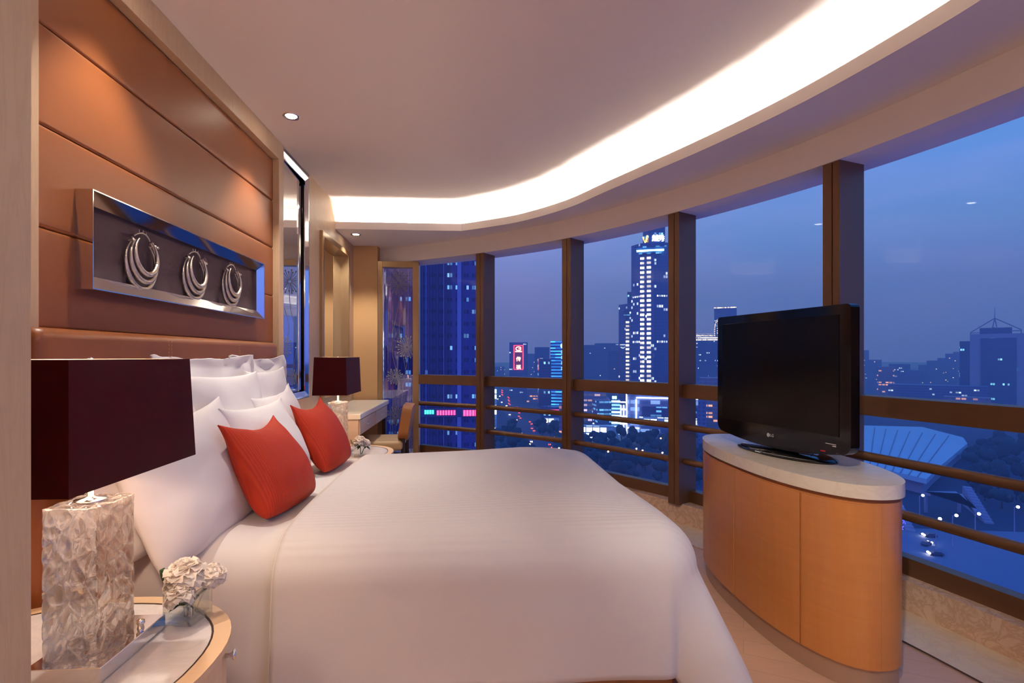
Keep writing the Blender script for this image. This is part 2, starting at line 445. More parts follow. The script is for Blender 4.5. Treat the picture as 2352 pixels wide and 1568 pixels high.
# ------------------------------------------------------------------ mirrors
mr=thing('wall_mirror','tall chrome-framed mirror on the stone wall beside the headboard','mirror',(-1.36,3.94,.88))
mb=MB(); y0,y1,z0,z1=3.66,4.222,.885,2.612; XB,XF=-1.372,-1.300; b=.045
o=[(y0,z0),(y1,z0),(y1,z1),(y0,z1)]; i_=[(y0+b,z0+b),(y1-b,z0+b),(y1-b,z1-b),(y0+b,z1-b)]
l_=[(y0+.012,z0+.012),(y1-.012,z0+.012),(y1-.012,z1-.012),(y0+.012,z1-.012)]
vs=[(XB,y,z) for y,z in o]+[(XF,y,z) for y,z in o]+[(XF,y,z) for y,z in l_]+[(-1.318,y,z) for y,z in i_]+[(-1.326,y,z) for y,z in i_]
fs=[]
for a in range(4):
    for k in range(4):
        j=(k+1)%4; fs.append((a*4+k,a*4+j,(a+1)*4+j,(a+1)*4+k))
mb.add(vs,fs); mb.build('frame',M['chrome'],mr)
mb=MB(); mb.prism([(-1.371,y0+.03),(-1.371,y1-.03),(-1.3445,y1-.03),(-1.3265,y0+.03)],z0+.03,z1-.03); mb.build('mirror_glass',M['mirror'],mr)
mr=thing('wall_mirror','wide mirror in a champagne frame above the desk','mirror',(-1.36,4.97,.79))
mb=MB(); y0,y1,z0,z1=4.50,5.45,.795,2.262; b=.05
mb.box(-1.372,-1.272,y0,y0+b,z0,z1); mb.box(-1.372,-1.272,y1-b,y1,z0,z1); mb.box(-1.372,-1.272,y0+b,y1-b,z1-b,z1); mb.box(-1.372,-1.272,y0+b,y1-b,z0,z0+b)
mb.build('frame',M['champagne'],mr,bevel=.004)
mb=MB(); mb.box(-1.368,-1.350,y0+.02,y1-.02,z0+.02,z1-.02); mb.build('mirror_glass',M['mirror'],mr)

# ------------------------------------------------------------------ windows on the curved facade
MS=[61.0,52.15,41.5,30.45,18.9,7.8,-3.3,-14.4,-25.5,-36.6]
def chord(mb,a0,a1,r0,r1,z0,z1,m=0): mb.prism([cp(a0,r0),cp(a1,r0),cp(a1,r1),cp(a0,r1)],z0,z1,m)
def dang(w,r): return math.degrees(w/r)
for i in range(len(MS)-1):
    a0,a1=MS[i],MS[i+1]; cx,cy=cp((a0+a1)/2,5.65)
    w=sroot('window_%d'%(i+1),(cx,cy,.145))
    h0=a0-(.0 if i==0 else dang(.047,5.53)); h1=a1+dang(.047,5.53)
    mb=MB(); chord(mb,a0,a1,5.69,5.70,.2,.955); mb.build('lower_pane',M['pane'],w)
    mb=MB(); chord(mb,a0,a1,5.69,5.70,.955,2.23); mb.build('upper_pane',M['pane'],w)
    mb=MB(); chord(mb,a0-.3 if i else a0,h1,5.575,5.70,.902,1.0); mb.build('transom',M['bronze'],w,bevel=.004)
    mb=MB(); chord(mb,a0,a1,5.655,5.72,.14,.228); mb.build('bottom_rail',M['bronze'],w,bevel=.004)
    for z in (.692,.447):
        p0=Vector((*cp(a0-.15 if i else a0,5.60),z)); p1=Vector((*cp(a1,5.60),z))
        mb=MB(); mb.tube([p0,p1],.0235,16); mb.build('guard_rail',M['bronze'],w)
    mb=MB(); c=dang(.0475,5.53)
    e=dang(.003,5.53)
    mb.prism([cp(a1+c,5.53),cp(a1+e-.06,5.53),cp(a1+e-.06,5.72),cp(a1+c,5.72)],.14,2.235)
    mb.prism([cp(a1-e-.06,5.53),cp(a1-c,5.53),cp(a1-c,5.72),cp(a1-e-.06,5.72)],.14,2.235)
    mb.prism([cp(a1+c*.5,5.545),cp(a1-c*.5,5.545),cp(a1-c*.5,5.71),cp(a1+c*.5,5.71)],.14,2.235,1)
    mb.build('mullion',[M['bronze'],M['bronze_seam']],w)
# etched side light between end wall and windows
w=sroot('window_%d'%len(MS),(-.83,5.78,0)); Y0,Y1=5.735,5.835
mb=MB(); mb.box(-1.045,-.995,Y0,Y1,0,2.23); mb.box(-.665,-.602,Y0-.03,Y1+.03,0,2.23); mb.box(-.995,-.665,Y0,Y1,2.165,2.23); mb.box(-.995,-.665,Y0,Y1,0,.10)
mb.build('window_frame',M['champagne'],w,bevel=.003)
mb=MB(); mb.box(-.996,-.664,5.785,5.793,.095,2.17); mb.build('pane',M['panelglass'],w)
mb=MB(); mb.box(-.996,-.990,5.765,5.80,.1,2.165); mb.build('chrome_bead',M['chrome'],w)
def clipx(p,lo=-.989,hi=-.672): return lo<=p[0]<=hi
def flower(cx,cz,r,n,seed):
    rnd=random.Random(seed); mb=MB(); y=5.7835
    for k in range(n):
        a=2*PI*k/n+rnd.uniform(-.06,.06); l=r*(1 if k%2 else .82); 
        d=Vector((math.cos(a),0,math.sin(a))); q=Vector((-d.z,0,d.x))
        p0=Vector((cx,y,cz))+d*r*.12; p1=Vector((cx,y,cz))+d*l
        while p1.x<-.985 or p1.x>-.678:
            l*=.9; p1=Vector((cx,y,cz))+d*l
            if l<r*.2: break
        if l<r*.2: continue
        ww=.0036
        mb.add([p0-q*ww*.5,p0+q*ww*.5,p1+q*ww,p1-q*ww],[(0,1,2,3)])
        n_=10; rr=.0085
        if -.985+rr<p1.x<-.675-rr: mb.add([p1+Vector((rr*math.cos(2*PI*j/n_),-.0004,rr*math.sin(2*PI*j/n_))) for j in range(n_)],[tuple(range(n_))])
    return mb
for cx,cz,r,n,sd in ((-.83,2.00,.125,26,1),(-.735,1.30,.12,26,2),(-.87,.98,.085,22,3),(-.74,.30,.14,26,4),(-.86,.55,.10,22,5)):
    flower(cx,cz,r,n,sd).build('etched_flower',M['etch'],w)
for pth in ([(-.825,1.90),(-.84,1.7),(-.90,1.4),(-.88,1.15),(-.80,.9),(-.78,.7),(-.80,.15)],[(-.735,1.2),(-.76,1.0),(-.86,.8),(-.90,.5),(-.86,.15)],[(-.68,1.95),(-.76,1.75),(-.82,1.5),(-.76,1.1),(-.70,.85)],[(-.74,.2),(-.76,.12)]):
    mb=MB(); pp=catmull(pth,8)
    mb.tube([(x,5.784,z) for x,z in pp],.0022,6); mb.build('etched_stem',M['etch'],w)

# ------------------------------------------------------------------ downlights
def downlight(x,y,z,label,energy,spot,blend=.6,lens=True,visible=True,col=(1,.92,.82)):
    t=thing('downlight',label,'ceiling light',(x,y,z),0,'recessed ceiling downlights')
    mb=MB(); mb.lathe([(.030,.03),(.030,.004),(.034,-.001),(.047,-.004),(.050,-.001),(.050,.002)],28); mb.build('trim_ring',M['chrome'],t,world=False)
    mb=MB(); mb.lathe([(.0001,-.0005),(.031,-.0005),(.031,.006),(.0001,.006)],24); mb.build('lens',M['lens'],t,world=False)
    l=bpy.data.lights.new('downlight_beam','SPOT'); l.energy=energy; l.spot_size=R(spot); l.spot_blend=blend; l.color=col; l.shadow_soft_size=.028
    o=bpy.data.objects.new('downlight_beam',l); COL.objects.link(o); o.parent=t; o.location=(0,0,-.012); return t
downlight(-1.09,3.2,ZC-.001,'recessed ceiling downlight above the far pillows',38,80)
downlight(-1.09,1.95,ZC-.001,'recessed ceiling downlight above the near pillows',38,80)
downlight(-1.157,5.2,ZS-.001,'recessed downlight in the dropped soffit above the desk',32,100)
for x,y,l,e in ((.15,1.15,'added fill downlight over the near side of the bed, just above the camera',3),(.75,.1,'added fill downlight between camera and window wall',16),(-.1,-1.3,'added fill downlight by the back wall',16)):  # unseen downlights added to raise the general room brightness
    downlight(x,y,ZC-.001,l,e,130,.9)

gm=downlight(-.2,-.15,ZC-.001,'added tilted fill downlight behind the camera aimed at the television cabinet',90,34,.8)  # out-of-view downlight added to brighten the cabinet, floor and curb
[q for q in gm.children if q.type=='LIGHT'][0].rotation_euler=(Vector((1.45,2.55,.35))-Vector((-.2,-.15,ZC))).to_track_quat('-Z','Y').to_euler()
fl_=thing('fill_lamp','added fill lamp with a round white globe, unseen behind the camera','lamp',(.45,-1.75,0))  # invented lamp, put behind the camera as soft fill for the room
mb=MB(); mb.lathe([(.001,0),(.15,0),(.15,.02),(.02,.03),(.012,.05),(.012,1.52),(.001,1.52)],24); mb.build('stand',M['stem'],fl_,world=False)
mb=MB(); mb.ball((0,0,1.68),.17,seg=28,rings=18); mb.build('globe',emit('fill_globe',(1,.88,.78,1),3),fl_,world=False)
l=bpy.data.lights.new('fill_glow','POINT'); l.energy=90; l.color=(1,.95,.86); l.shadow_soft_size=.18
o=bpy.data.objects.new('fill_glow',l); COL.objects.link(o); o.parent=fl_; o.location=(0,0,1.68)
# ------------------------------------------------------------------ bed
bed=thing('bed','wide bed with wooden base under the white bedding','bed',(-.25,2.57,0))
mb=MB(); mb.box(-1.232,.70,1.80,3.34,.0,.26); mb.build('base',M['basewood'],bed,bevel=.008)
mb=MB(); mb.box(-1.232,.62,1.87,3.27,.262,.555); mb.build('mattress',M['sheet'],bed,bevel=.05,bseg=4)

def drape(x,y,xe,yn,yf,r,z0,flare,puff,corner=True,zmin=.02):
    ex=max(0,x-xe); ey=(yn-y) if y<yn else ((y-yf) if y>yf else 0); sy=-1 if y<yn else 1
    bx=min(x,xe); by=min(max(y,yn),yf)
    D=math.hypot(ex,ey); u=(by-(yn+yf)/2)/((yf-yn)/2); 
    ux=(bx+.1)/(xe+.1) if bx>-.1 else 0
    xe=xe+.05*max(0,min(1,(2.5-by)/.6))
    bx=min(x,xe); ex=max(0,x-xe); D=math.hypot(ex,ey)
    z=z0+puff*max(0,1-u*u)**.6*(1-max(0,ux)**4)
    if puff: z+=.032*max(0,min(1,(bx+.45)/.75))*(1-.6*max(0,ux)**6)*(max(0,1-u**6) if u<0 else 1)
    z+=.004*noise.noise(Vector((x*2.2,y*2.2,1.3)))
    if D<=0: return Vector((bx,by,z))
    dx,dy=ex/D,ey/D*sy
    A=r*PI/2
    if D<A: t=D/r; off=r*math.sin(t); drop=r*(1-math.cos(t)); k=0
    else:
        k=D-A; off=r+k*flare; drop=r+k*math.sqrt(1-flare*flare)
    if ex>0 and ey>0 and corner and k>0:
        ph=math.degrees(math.atan2(ey,ex))
        off+=k*(.42*math.exp(-((ph-30)/20)**2)-.10*math.exp(-((ph-72)/10)**2))
    if k>0:
        off+=k*.05*noise.noise(Vector((x*3.1+dx,y*3.1,4.7)))
    return Vector((bx+dx*off,by+dy*off,max(zmin,z-drop)))
XE,YN,YF,RR=.60,1.915,3.225,.165
def duv(u,v):
    x=-.655+(XE+.60+.655)*u; y=(YN-.578)+(YF-YN+1.178)*v
    return drape(x,y,XE,YN,YF,RR,.596,.08,.022)
mb=MB(); mb.grid(duv,110,130)
du=mb.build('duvet',M['duvet'],solid=.014); tag(du,'white satin striped duvet spread over the bed and hanging to the floor','duvet')
# rolled head edge of the duvet
mb=MB(); P=[]
for k in range(131):
    p=duv(0,k/130); P.append(p+Vector((-.002,0,0)))
mb.tube(P,.0055,8); mb.build('hem',M['duvet'],du)
def she(u,v):
    x=-1.225+.66*u; y=(YN-.56)+(YF-YN+1.12)*v
    p=drape(x,y,XE,YN+.02,YF-.02,RR-.02,.577,.05,.0,False,.05); return p
mb=MB(); mb.grid(she,30,110)
tag(mb.build('bed_sheet',M['sheet'],solid=.006),'smooth white bed sheet under the pillows hanging beside the nightstand','sheet')

# ------------------------------------------------------------------ pillows
def pillow_mesh(W,H,T,pinch=.06,flange=0,seed=0,nu=44,nv=36,wr=.006,ear=0,expo=.5,soft=0,taper=0):
    mb=MB(); fu=flange/(W/2) if flange else 0; fv=flange/(H/2) if flange else 0
    def surf(sgn):
        def f(a,b):
            A=(2*a-1); B=(2*b-1)
            # denser sampling near the seam
            A=math.copysign(1-(1-abs(A))**1.5,A); B=math.copysign(1-(1-abs(B))**1.5,B)
            U=A*(1+fu); V=B*(1+fv)
            cu=min(1,abs(U)); cv=min(1,abs(V))
            t=max(0.,(1-cu**2.4)*(1-cv**2.4))
            z=T/2*t**expo*(1-.18*V)
            pt=pinch if not soft else pinch*(.5+.5*max(-1,min(1,V*1.3)))-.035*soft*(1-max(-1,min(1,V)))
            ps=pinch if not soft else -.02*soft
            px=1-ps*(1-min(1,V*V)); py=1-pt*(1-min(1,U*U))
            x=W/2*U*px*(1-taper*V); y=H/2*V*py
            if ear:
                c=(cu*cv)**6*(1 if V>0 or not soft else -.35); x*=1+ear*c; y*=1+ear*c
            q=Vector((x*4+seed*3.1,y*4+seed,sgn*2))
            edge=1-t
            n=noise.noise(q)*wr*2.2+noise.noise(q*2.7)*wr*(.5+edge)
            if flange and (abs(U)>1 or abs(V)>1): n+=.009*noise.noise(Vector((x*9+seed,y*9,0)))
            if not flange: n*=t**.3
            return (x+.3*n*(1-t),y+.5*n*(1-t),sgn*(z+.0025)+n)
        return f
    mb.grid(surf(1),nu,nv); mb.grid(surf(-1),nu,nv,flip=True)
    # stitch the rim
    w=nu+1; o=(nu+1)*(nv+1); rim=[i for i in range(w)]+[j*w+nu for j in range(1,nv+1)]+[nv*w+i for i in range(nu-1,-1,-1)]+[j*w for j in range(nv-1,0,-1)]
    mb.f+= [[rim[k],rim[k]+o,rim[(k+1)%len(rim)]+o,rim[(k+1)%len(rim)]] for k in range(len(rim))]
    mb.sm+=[True]*len(rim); mb.mi+=[0]*len(rim)
    return mb
def pose(o,B,H,T,lean,yaw=0,roll=0):
    a=R(lean)
    m=Matrix(((0,-math.sin(a),math.cos(a)),(1,0,0),(0,math.cos(a),math.sin(a)))).to_4x4()
    m=Matrix.Rotation(R(yaw),4,'Z')@m@Matrix.Rotation(R(roll),4,'Z')
    up=m.to_3x3()@Vector((0,1,0)); 
    m.translation=Vector(B)+up*(H/2)
    o.matrix_world=m
PW='white pillows against the headboard'
def pillow(label,W,H,T,B,lean,yaw=0,roll=0,mat='pillow',group=PW,name='pillow',**k):
    o=pillow_mesh(W,H,T,**k).build(name,M[mat]); pose(o,B,H,T,lean,yaw,roll); return tag(o,label,'pillow' if name=='pillow' else 'cushion',group)
pillow('flat white flanged pillow against the headboard, nearer of the rear pair',.80,.56,.07,(-1.15,2.46,.60),4,0,0,flange=.045,seed=1,wr=.009)
pillow('flat white flanged pillow against the headboard, rear pair, beside the tall mirror',.66,.56,.06,(-1.17,3.06,.60),4,0,0,flange=.045,seed=2,wr=.009)
pillow('plump white pillow standing before the nearer flat flanged pillow',.74,.53,.14,(-1.07,2.42,.60),9,-2,-1.5,seed=3,pinch=.07,ear=.04,soft=.6,wr=.008)
pillow('white pillow standing before the flat pillow by the mirror',.58,.53,.12,(-1.09,3.02,.60),8,2,1,seed=4,pinch=.05,ear=.03,soft=.6,wr=.008)
pillow('white pillow leaning behind the far red cushion, one corner raised',.62,.42,.14,(-.985,2.95,.60),16,3,3,seed=5,pinch=.08,ear=.08,soft=.6,wr=.008)
pillow('white pillow half hidden behind the largest front pillow by the near lamp',.58,.47,.13,(-1.06,1.94,.575),12,-6,6,seed=6,pinch=.05,ear=.03,soft=.6,wr=.008)
pillow('large white pillow at the front of the pile beside the near lamp',.58,.46,.17,(-.925,1.955,.555),18,-8,7,seed=7,pinch=.09,ear=.05,soft=.7,wr=.009)
pillow('white pillow leaning directly behind both red cushions in the middle of the bed',.68,.41,.17,(-.875,2.50,.592),20,2,-1,seed=8,pinch=.08,ear=.06,soft=.7,wr=.009)
pillow('ribbed red silk cushion, the larger one nearest the bedside lamp',.435,.375,.17,(-.735,2.185,.60),29,-3,-2,'red','red silk cushions','cushion',seed=9,pinch=.20,ear=.08,soft=.8,nu=60,nv=50,expo=.5,taper=.05)
pillow('ribbed red silk cushion, the farther one beside the distant lamp',.415,.38,.16,(-.755,2.975,.60),27,-4,1,'red','red silk cushions','cushion',seed=11,pinch=.20,ear=.08,soft=.8,nu=60,nv=50,expo=.5,taper=.05)

# ------------------------------------------------------------------ nightstands
def superell(ax,ay,n,N=64,cx=0,cy=0):
    o=[]
    for k in range(N):
        a=2*PI*k/N; c,s=math.cos(a),math.sin(a)
        o.append((cx+ax*math.copysign(abs(c)**(2/n),c),cy+ay*math.copysign(abs(s)**(2/n),s)))
    return o
def halfoval(ax,ay,n,x0,N=60):
    """oval cut flat against the wall at x0 (local)"""
    P=[(max(x,x0),y) for x,y in superell(ax,ay,n,N)]; return P
NX,NY=-.985,1.235
ns=thing('nightstand','oval pale wood nightstand with stone top, near lamp standing on it','nightstand',(NX,NY,0),0,'bedside tables')
x0=-.305
mb=MB(); mb.prism(halfoval(.370,.338,2.25,x0+.02),.08,.487,smooth=True,caps=True); mb.build('body',M['nswood'],ns,world=False)
mb=MB(); mb.prism(halfoval(.335,.315,2.15,x0+.03),0,.08,smooth=True); mb.build('plinth',M['toekick'],ns,world=False)
def annulus(mb,A,B,z0,z1):
    n=len(A); vs=[(x,y,z0) for x,y in A]+[(x,y,z1) for x,y in A]+[(x,y,z1) for x,y in B]+[(x,y,z0) for x,y in B]
    mb.add(vs,[(k,(k+1)%n,(k+1)%n+n,k+n) for k in range(n)],True); mb.add(vs,[(k+n,(k+1)%n+n,(k+1)%n+2*n,k+2*n) for k in range(n)]); mb.add(vs,[(k+2*n,(k+1)%n+2*n,(k+1)%n+3*n,k+3*n) for k in range(n)],True); mb.add(vs,[(k+3*n,(k+1)%n+3*n,(k+1)%n,k) for k in range(n)])
mb=MB(); annulus(mb,halfoval(.390,.356,2.25,x0),halfoval(.352,.318,2.25,x0+.03),.486,.502); mb.build('top_rim',M['nswood'],ns,world=False,bevel=.004)
mb=MB(); annulus(mb,halfoval(.352,.318,2.25,x0+.03),halfoval(.347,.313,2.25,x0+.033),.480,.5015); mb.build('inlay_ring',M['dark'],ns,world=False)
mb=MB(); mb.prism(halfoval(.347,.313,2.25,x0+.033),.480,.5005); mb.build('stone_top',M['nstop'],ns,world=False)
# drawer fronts with knobs on the rounded side
def curvedfront(mb,ax,ay,n,a0,a1,z0,z1,t,N=14):
    pts=[];
    for k in range(N+1):
        a=R(a0+(a1-a0)*k/N); c,s=math.cos(a),math.sin(a)
        p=(ax*math.copysign(abs(c)**(2/n),c),ay*math.copysign(abs(s)**(2/n),s)); pts.append(p)
    out=[(x*(1+t/ax),y*(1+t/ay)) for x,y in pts]
    mb.prism(pts+out[::-1],z0,z1)
for z0,z1 in ((.30,.481),(.10,.294)):
    mb=MB(); curvedfront(mb,.3695,.3375,2.25,-78,78,z0,z1,.010); d=mb.build('drawer',M['nswood'],ns,world=False,bevel=.002)
    for a in (17,-17):
        c,s=math.cos(R(a)),math.sin(R(a)); p=Vector((.379*abs(c)**.89,.347*math.copysign(abs(s)**.89,s),z1-.028)); n_=Vector((c,s,0))
        rot=n_.to_track_quat('Z','Y').to_matrix().to_4x4(); rot.translation=p
        mb=MB(); mb.lathe([(.001,0),(.006,0),(.005,.008),(.006,.014),(.0125,.017),(.0135,.021),(.010,.025),(.001,.026)],16,0,rot); mb.build('knob',M['chrome'],d,world=False)
dup(ns,(-.985,3.86,0),label='oval pale wood nightstand between bed and desk, distant lamp standing on it')

# ------------------------------------------------------------------ table lamps
def cell(p,seed):
    d,_=noise.voronoi(p*1.0+Vector((seed,seed*2.3,0))); return d[1]-d[0]
def crystal(hx,hy,z0,z1,seed,step=.0032):
    mb=MB(); sc=33
    def hgt(p):
        k=min(1,max(0.,cell(Vector((p.x*sc,p.y*sc,p.z*sc*.72)),seed))/.42)
        return .0078*math.sin(k*PI/2)**.8-.0045
    def face(o,u,v,nrm):
        nu=max(2,int(u.length/step)); nv=max(2,int(v.length/step))
        def f(a,b):
            p=o+u*a+v*b; e=min(a*u.length,(1-a)*u.length,b*v.length,(1-b)*v.length)
            k=min(1,.35+e/.006)
            q=p+nrm*(hgt(p)*k)
            return q
        mb.grid(f,nu,nv)
    P=Vector
    face(P((-hx,-hy,z0)),P((2*hx,0,0)),P((0,0,z1-z0)),P((0,-1,0)))
    face(P((hx,-hy,z0)),P((0,2*hy,0)),P((0,0,z1-z0)),P((1,0,0)))
    face(P((hx,hy,z0)),P((-2*hx,0,0)),P((0,0,z1-z0)),P((0,1,0)))
    face(P((-hx,hy,z0)),P((0,-2*hy,0)),P((0,0,z1-z0)),P((-1,0,0)))
    face(P((-hx,-hy,z1)),P((2*hx,0,0)),P((0,2*hy,0)),P((0,0,1)))
    face(P((-hx,hy,z0)),P((2*hx,0,0)),P((0,-2*hy,0)),P((0,0,-1)))
    return mb
def frustum_shell(mb,ax,ay,bx,by,z0,z1,t,m0=0,m1=1):
    """open rectangular lampshade: bottom half sizes ax,ay, top bx,by"""
    def rect(x,y,z): return [(-x,-y,z),(x,-y,z),(x,y,z),(-x,y,z)]
    vs=rect(ax,ay,z0)+rect(bx,by,z1)+rect(bx-t,by-t,z1)+rect(ax-t,ay-t,z0)
    for k in range(4):
        j=(k+1)%4
        mb.add([vs[k],vs[j],vs[4+j],vs[4+k]],[(0,1,2,3)],False,m0)
        mb.add([vs[4+k],vs[4+j],vs[8+j],vs[8+k]],[(0,1,2,3)],False,m0)
        mb.add([vs[8+k],vs[8+j],vs[12+j],vs[12+k]],[(0,1,2,3)],False,m1)
        mb.add([vs[12+k],vs[12+j],vs[j],vs[k]],[(0,1,2,3)],False,m0)
LZ=.5015
lamp=thing('table_lamp','burgundy-shaded table lamp with cast crystal column on the near nightstand','lamp',(-.865,1.245,LZ),0,'bedside lamps')
mb=MB(); mb.box(-.088,.069,-.070,.165,0,.034); mb.build('base',M['chrome'],lamp,world=False,bevel=.0015)
crystal(.055,.062,.0345,.372,3).build('crystal_column',M['crystal'],lamp,world=False)
mb=MB(); mb.lathe([(.0001,.372),(.031,.372),(.031,.377),(.010,.381),(.0065,.384),(.0065,.56),(.0001,.56)],20); mb.build('stem',M['stem'],lamp,world=False)
mb=MB(); mb.lathe([(.001,.0345),(.008,.0345),(.006,.042),(.0095,.047),(.009,.054),(.001,.057)],14,0,Matrix.Translation((.050,.095,0))); mb.build('switch_knob',M['chrome'],lamp,world=False)
mb=MB(); frustum_shell(mb,.115,.221,.106,.209,.434,.692,.004); mb.build('lamp_shade',[M['shade'],M['shadein']],lamp,world=False)
mb=MB()
for p in ((.106,0),(-.106,0),(0,.209),(0,-.209)): mb.tube([(0,0,.66),(p[0]*.985,p[1]*.985,.678)],.002,6)
mb.lathe([(.0001,.655),(.012,.655),(.012,.667),(.004,.67),(.004,.692),(.006,.694),(.0001,.697)],14); mb.build('shade_spider',M['stem'],lamp,world=False)
mb=MB(); mb.lathe([(.0001,.56),(.013,.56),(.013,.58),(.026,.605),(.028,.625),(.020,.645),(.0001,.653)],16); bu=mb.build('bulb',M['bulb'],lamp,world=False)
def bulb(root,e):
    l=bpy.data.lights.new('bulb_glow','POINT'); l.energy=e; l.color=(1,.76,.56); l.shadow_soft_size=.035
    o=bpy.data.objects.new('bulb_glow',l); COL.objects.link(o); o.parent=root; o.location=(0,0,.530)
far=dup(lamp,(-.975,3.82,LZ),label='burgundy-shaded table lamp with cast crystal column on the far nightstand by the desk')
bulb(lamp,4); bulb(far,4)

# ------------------------------------------------------------------ vases and flowers
def bloom(rad,seed,n=44):
    rnd=random.Random(seed); mb=MB()
    for k in range(n):
        t=(k+.5)/n; el=R(86-118*t); az=k*2.39996+rnd.uniform(-.3,.3)
        L=rad*(.72+.30*t)*rnd.uniform(.9,1.1); Wd=rad*(.75+.45*t)*rnd.uniform(.85,1.15)
        ph=rnd.uniform(0,6)
        d=Vector((math.cos(az)*math.cos(el),math.sin(az)*math.cos(el),math.sin(el)))
        s=Vector((-math.sin(az),math.cos(az),0)); up=s.cross(d)*-1
        if up.z<0: up=-up
        def f(u,v,d=d,s=s,up=up,L=L,Wd=Wd,ph=ph,t=t):
            w=max(0.,math.sin(PI*min(.96,.12+.8*v)))**.7*(2*u-1)
            ru=.10*rad*math.sin(9*u+ph)*v*v+.06*rad*math.sin(17*u+2*ph)*v**3
            return d*(L*v*(1-.10*(2*u-1)**2))+s*(w*Wd*.62)+up*(L*.30*v*(1-v)*1.6-L*.16*v*v*(t)+ru-.10*rad*(2*u-1)**2*v)
        mb.grid(f,8,6)
    mb.ball((0,0,rad*.10),rad*.58,seg=10,rings=6)
    return mb
def vase_set(cx,cy,z,rz,sc,label,group,where,fl):
    v=thing('glass_vase',label,'vase',(cx,cy,z),rz,'small glass vases')
    h=.082; a=.040; t=.005
    mb=MB(); sq=lambda q:[(-q,-q),(q,-q),(q,q),(-q,q)]
    A=sq(a);B=sq(a-t)
    vs=[(x,y,0) for x,y in A]+[(x,y,h) for x,y in A]+[(x,y,h) for x,y in B]+[(x,y,.012) for x,y in B]
    for k in range(3):
        for i in range(4):
            j=(i+1)%4; mb.add(vs,[(k*4+i,k*4+j,(k+1)*4+j,(k+1)*4+i)])
    mb.add(vs,[(3,2,1,0),(12,13,14,15)]); mb.build('glass',M['vase'],v,world=False,bevel=.0035)
    rnd=random.Random(int(cy*100))
    for i,(dx,dy,dz,r,lb) in enumerate(fl):
        f=thing('cut_flower',lb+' '+where,'flower',(cx+dx,cy+dy,z+dz),rz,group)
        bm_=bloom(r,i+int(cy*10)); o=bm_.build('bloom',M['petal'],f,world=False); o.rotation_euler=(rnd.uniform(-.35,.35)+dy*4*-1,dx*4,rnd.uniform(0,6))
        mb=MB(); e=Vector((-dx*.9+rnd.uniform(-.012,.012),-dy*.9+rnd.uniform(-.012,.012),-dz+.016))
        mb.tube([(0,0,-r*.2),(0,0,-r*.6),tuple(e*.55),tuple(e)],[.004,.003,.0026,.0026],8); mb.build('stalk',M['green2'],f,world=False)
        if i==0:
            mb=MB(); 
            def lf(u,v):
                a_=PI*(1.15*v-.05); return (-.046-.018*math.sin(a_)*.8,-.012+(u-.5)*.016*math.sin(PI*min(1,v+.08))+.01*v,-.035+.045*math.sin(a_)+.012*v)
            mb.grid(lf,4,16); mb.build('leaf',M['green'],f,world=False,solid=.001)
        for q in range(2):
            a_=rnd.uniform(0,6); mb=MB()
            def lf2(u,v,a_=a_): 
                d=Vector((math.cos(a_),math.sin(a_),-.45)); s=Vector((-math.sin(a_),math.cos(a_),0)); return d*(.034*v)+s*((u-.5)*.022*math.sin(PI*min(.98,v+.05)))+Vector((0,0,-r*.55-.01*v*v))
            mb.grid(lf2,4,6); mb.build('leaf',M['green'],f,world=False,solid=.001)
    return v
vase_set(-.762,1.452,.5015,R(-12),1,'square clear glass vase with white blooms beside the near lamp','blooms in the near vase','in the square vase near the big lamp',
    [(-.006,-.006,.118,.058,'largest ruffled white bloom, on top'),(.004,-.046,.082,.040,'drooping white bloom hanging over the rim'),(.054,.020,.108,.038,'small white bloom leaning out towards the bed')])
vase_set(-.80,3.72,.5015,R(10),1,'small glass vase with white blooms on the far nightstand','blooms in the far vase','in the vase on the far nightstand',
    [(0,0,.105,.052,'big round white bloom'),(.038,.02,.09,.036,'smaller white bloom, towards the window,')])

# ------------------------------------------------------------------ desk and chair
dk=thing('desk','pale desk with cream top along the wall past the far nightstand','desk',(-1.12,4.95,0))
mb=MB(); mb.box(-1.298,-.915,4.28,5.68,.690,.735); mb.build('desk_top',M['desktop'],dk,bevel=.006)
mb=MB(); mb.box(-1.298,-.935,4.30,5.66,.555,.688); mb.build('apron',M['deskwood'],dk,bevel=.003)
for y in (4.32,4.99):
    mb=MB(); mb.box(-.936,-.926,y,y+.645,.562,.682); d=mb.build('drawer',M['deskwood'],dk,bevel=.002)
    mb=MB(); mb.tube([(-.920,y+.26,.62),(-.912,y+.26,.62),(-.912,y+.385,.62),(-.920,y+.385,.62)],.004,8); mb.build('handle',M['chrome'],d)
mb=MB(); mb.box(-1.298,-.945,4.30,4.345,.06,.556); mb.build('side_panel',M['deskwood'],dk,bevel=.003)
mb=MB(); mb.box(-1.298,-.955,4.305,4.34,0,.06); mb.build('foot',M['dark'],dk)
for x in (-.975,-1.28):
    mb=MB(); mb.box(x,x+.035,5.60,5.64,0,.556); mb.build('leg',M['dark'],dk,bevel=.003)
ch=thing('desk_chair','low tan leather chair with padded back pulled up to the desk','chair',(-.80,4.86,0),R(2))
mb=MB(); mb.box(-.24,.16,-.23,.23,.37,.455); mb.build('seat',M['chairseat'],ch,world=False,bevel=.03,bseg=4)
mb=MB()
def bk(cx,z,w,h,t):
    pts=roundrect(-w/2,w/2,0,h,.09,8); Mx=Matrix.Translation((cx,0,z))@Matrix.Rotation(R(9),4,'Y')@Matrix(((0,0,1,0),(1,0,0,0),(0,1,0,0),(0,0,0,1)))
    mb.prism(pts,-t/2,t/2,0,Mx)
bk(.155,.455,.43,.31,.085); mb.build('backrest',M['chairlth'],ch,world=False,bevel=.022,bseg=4)
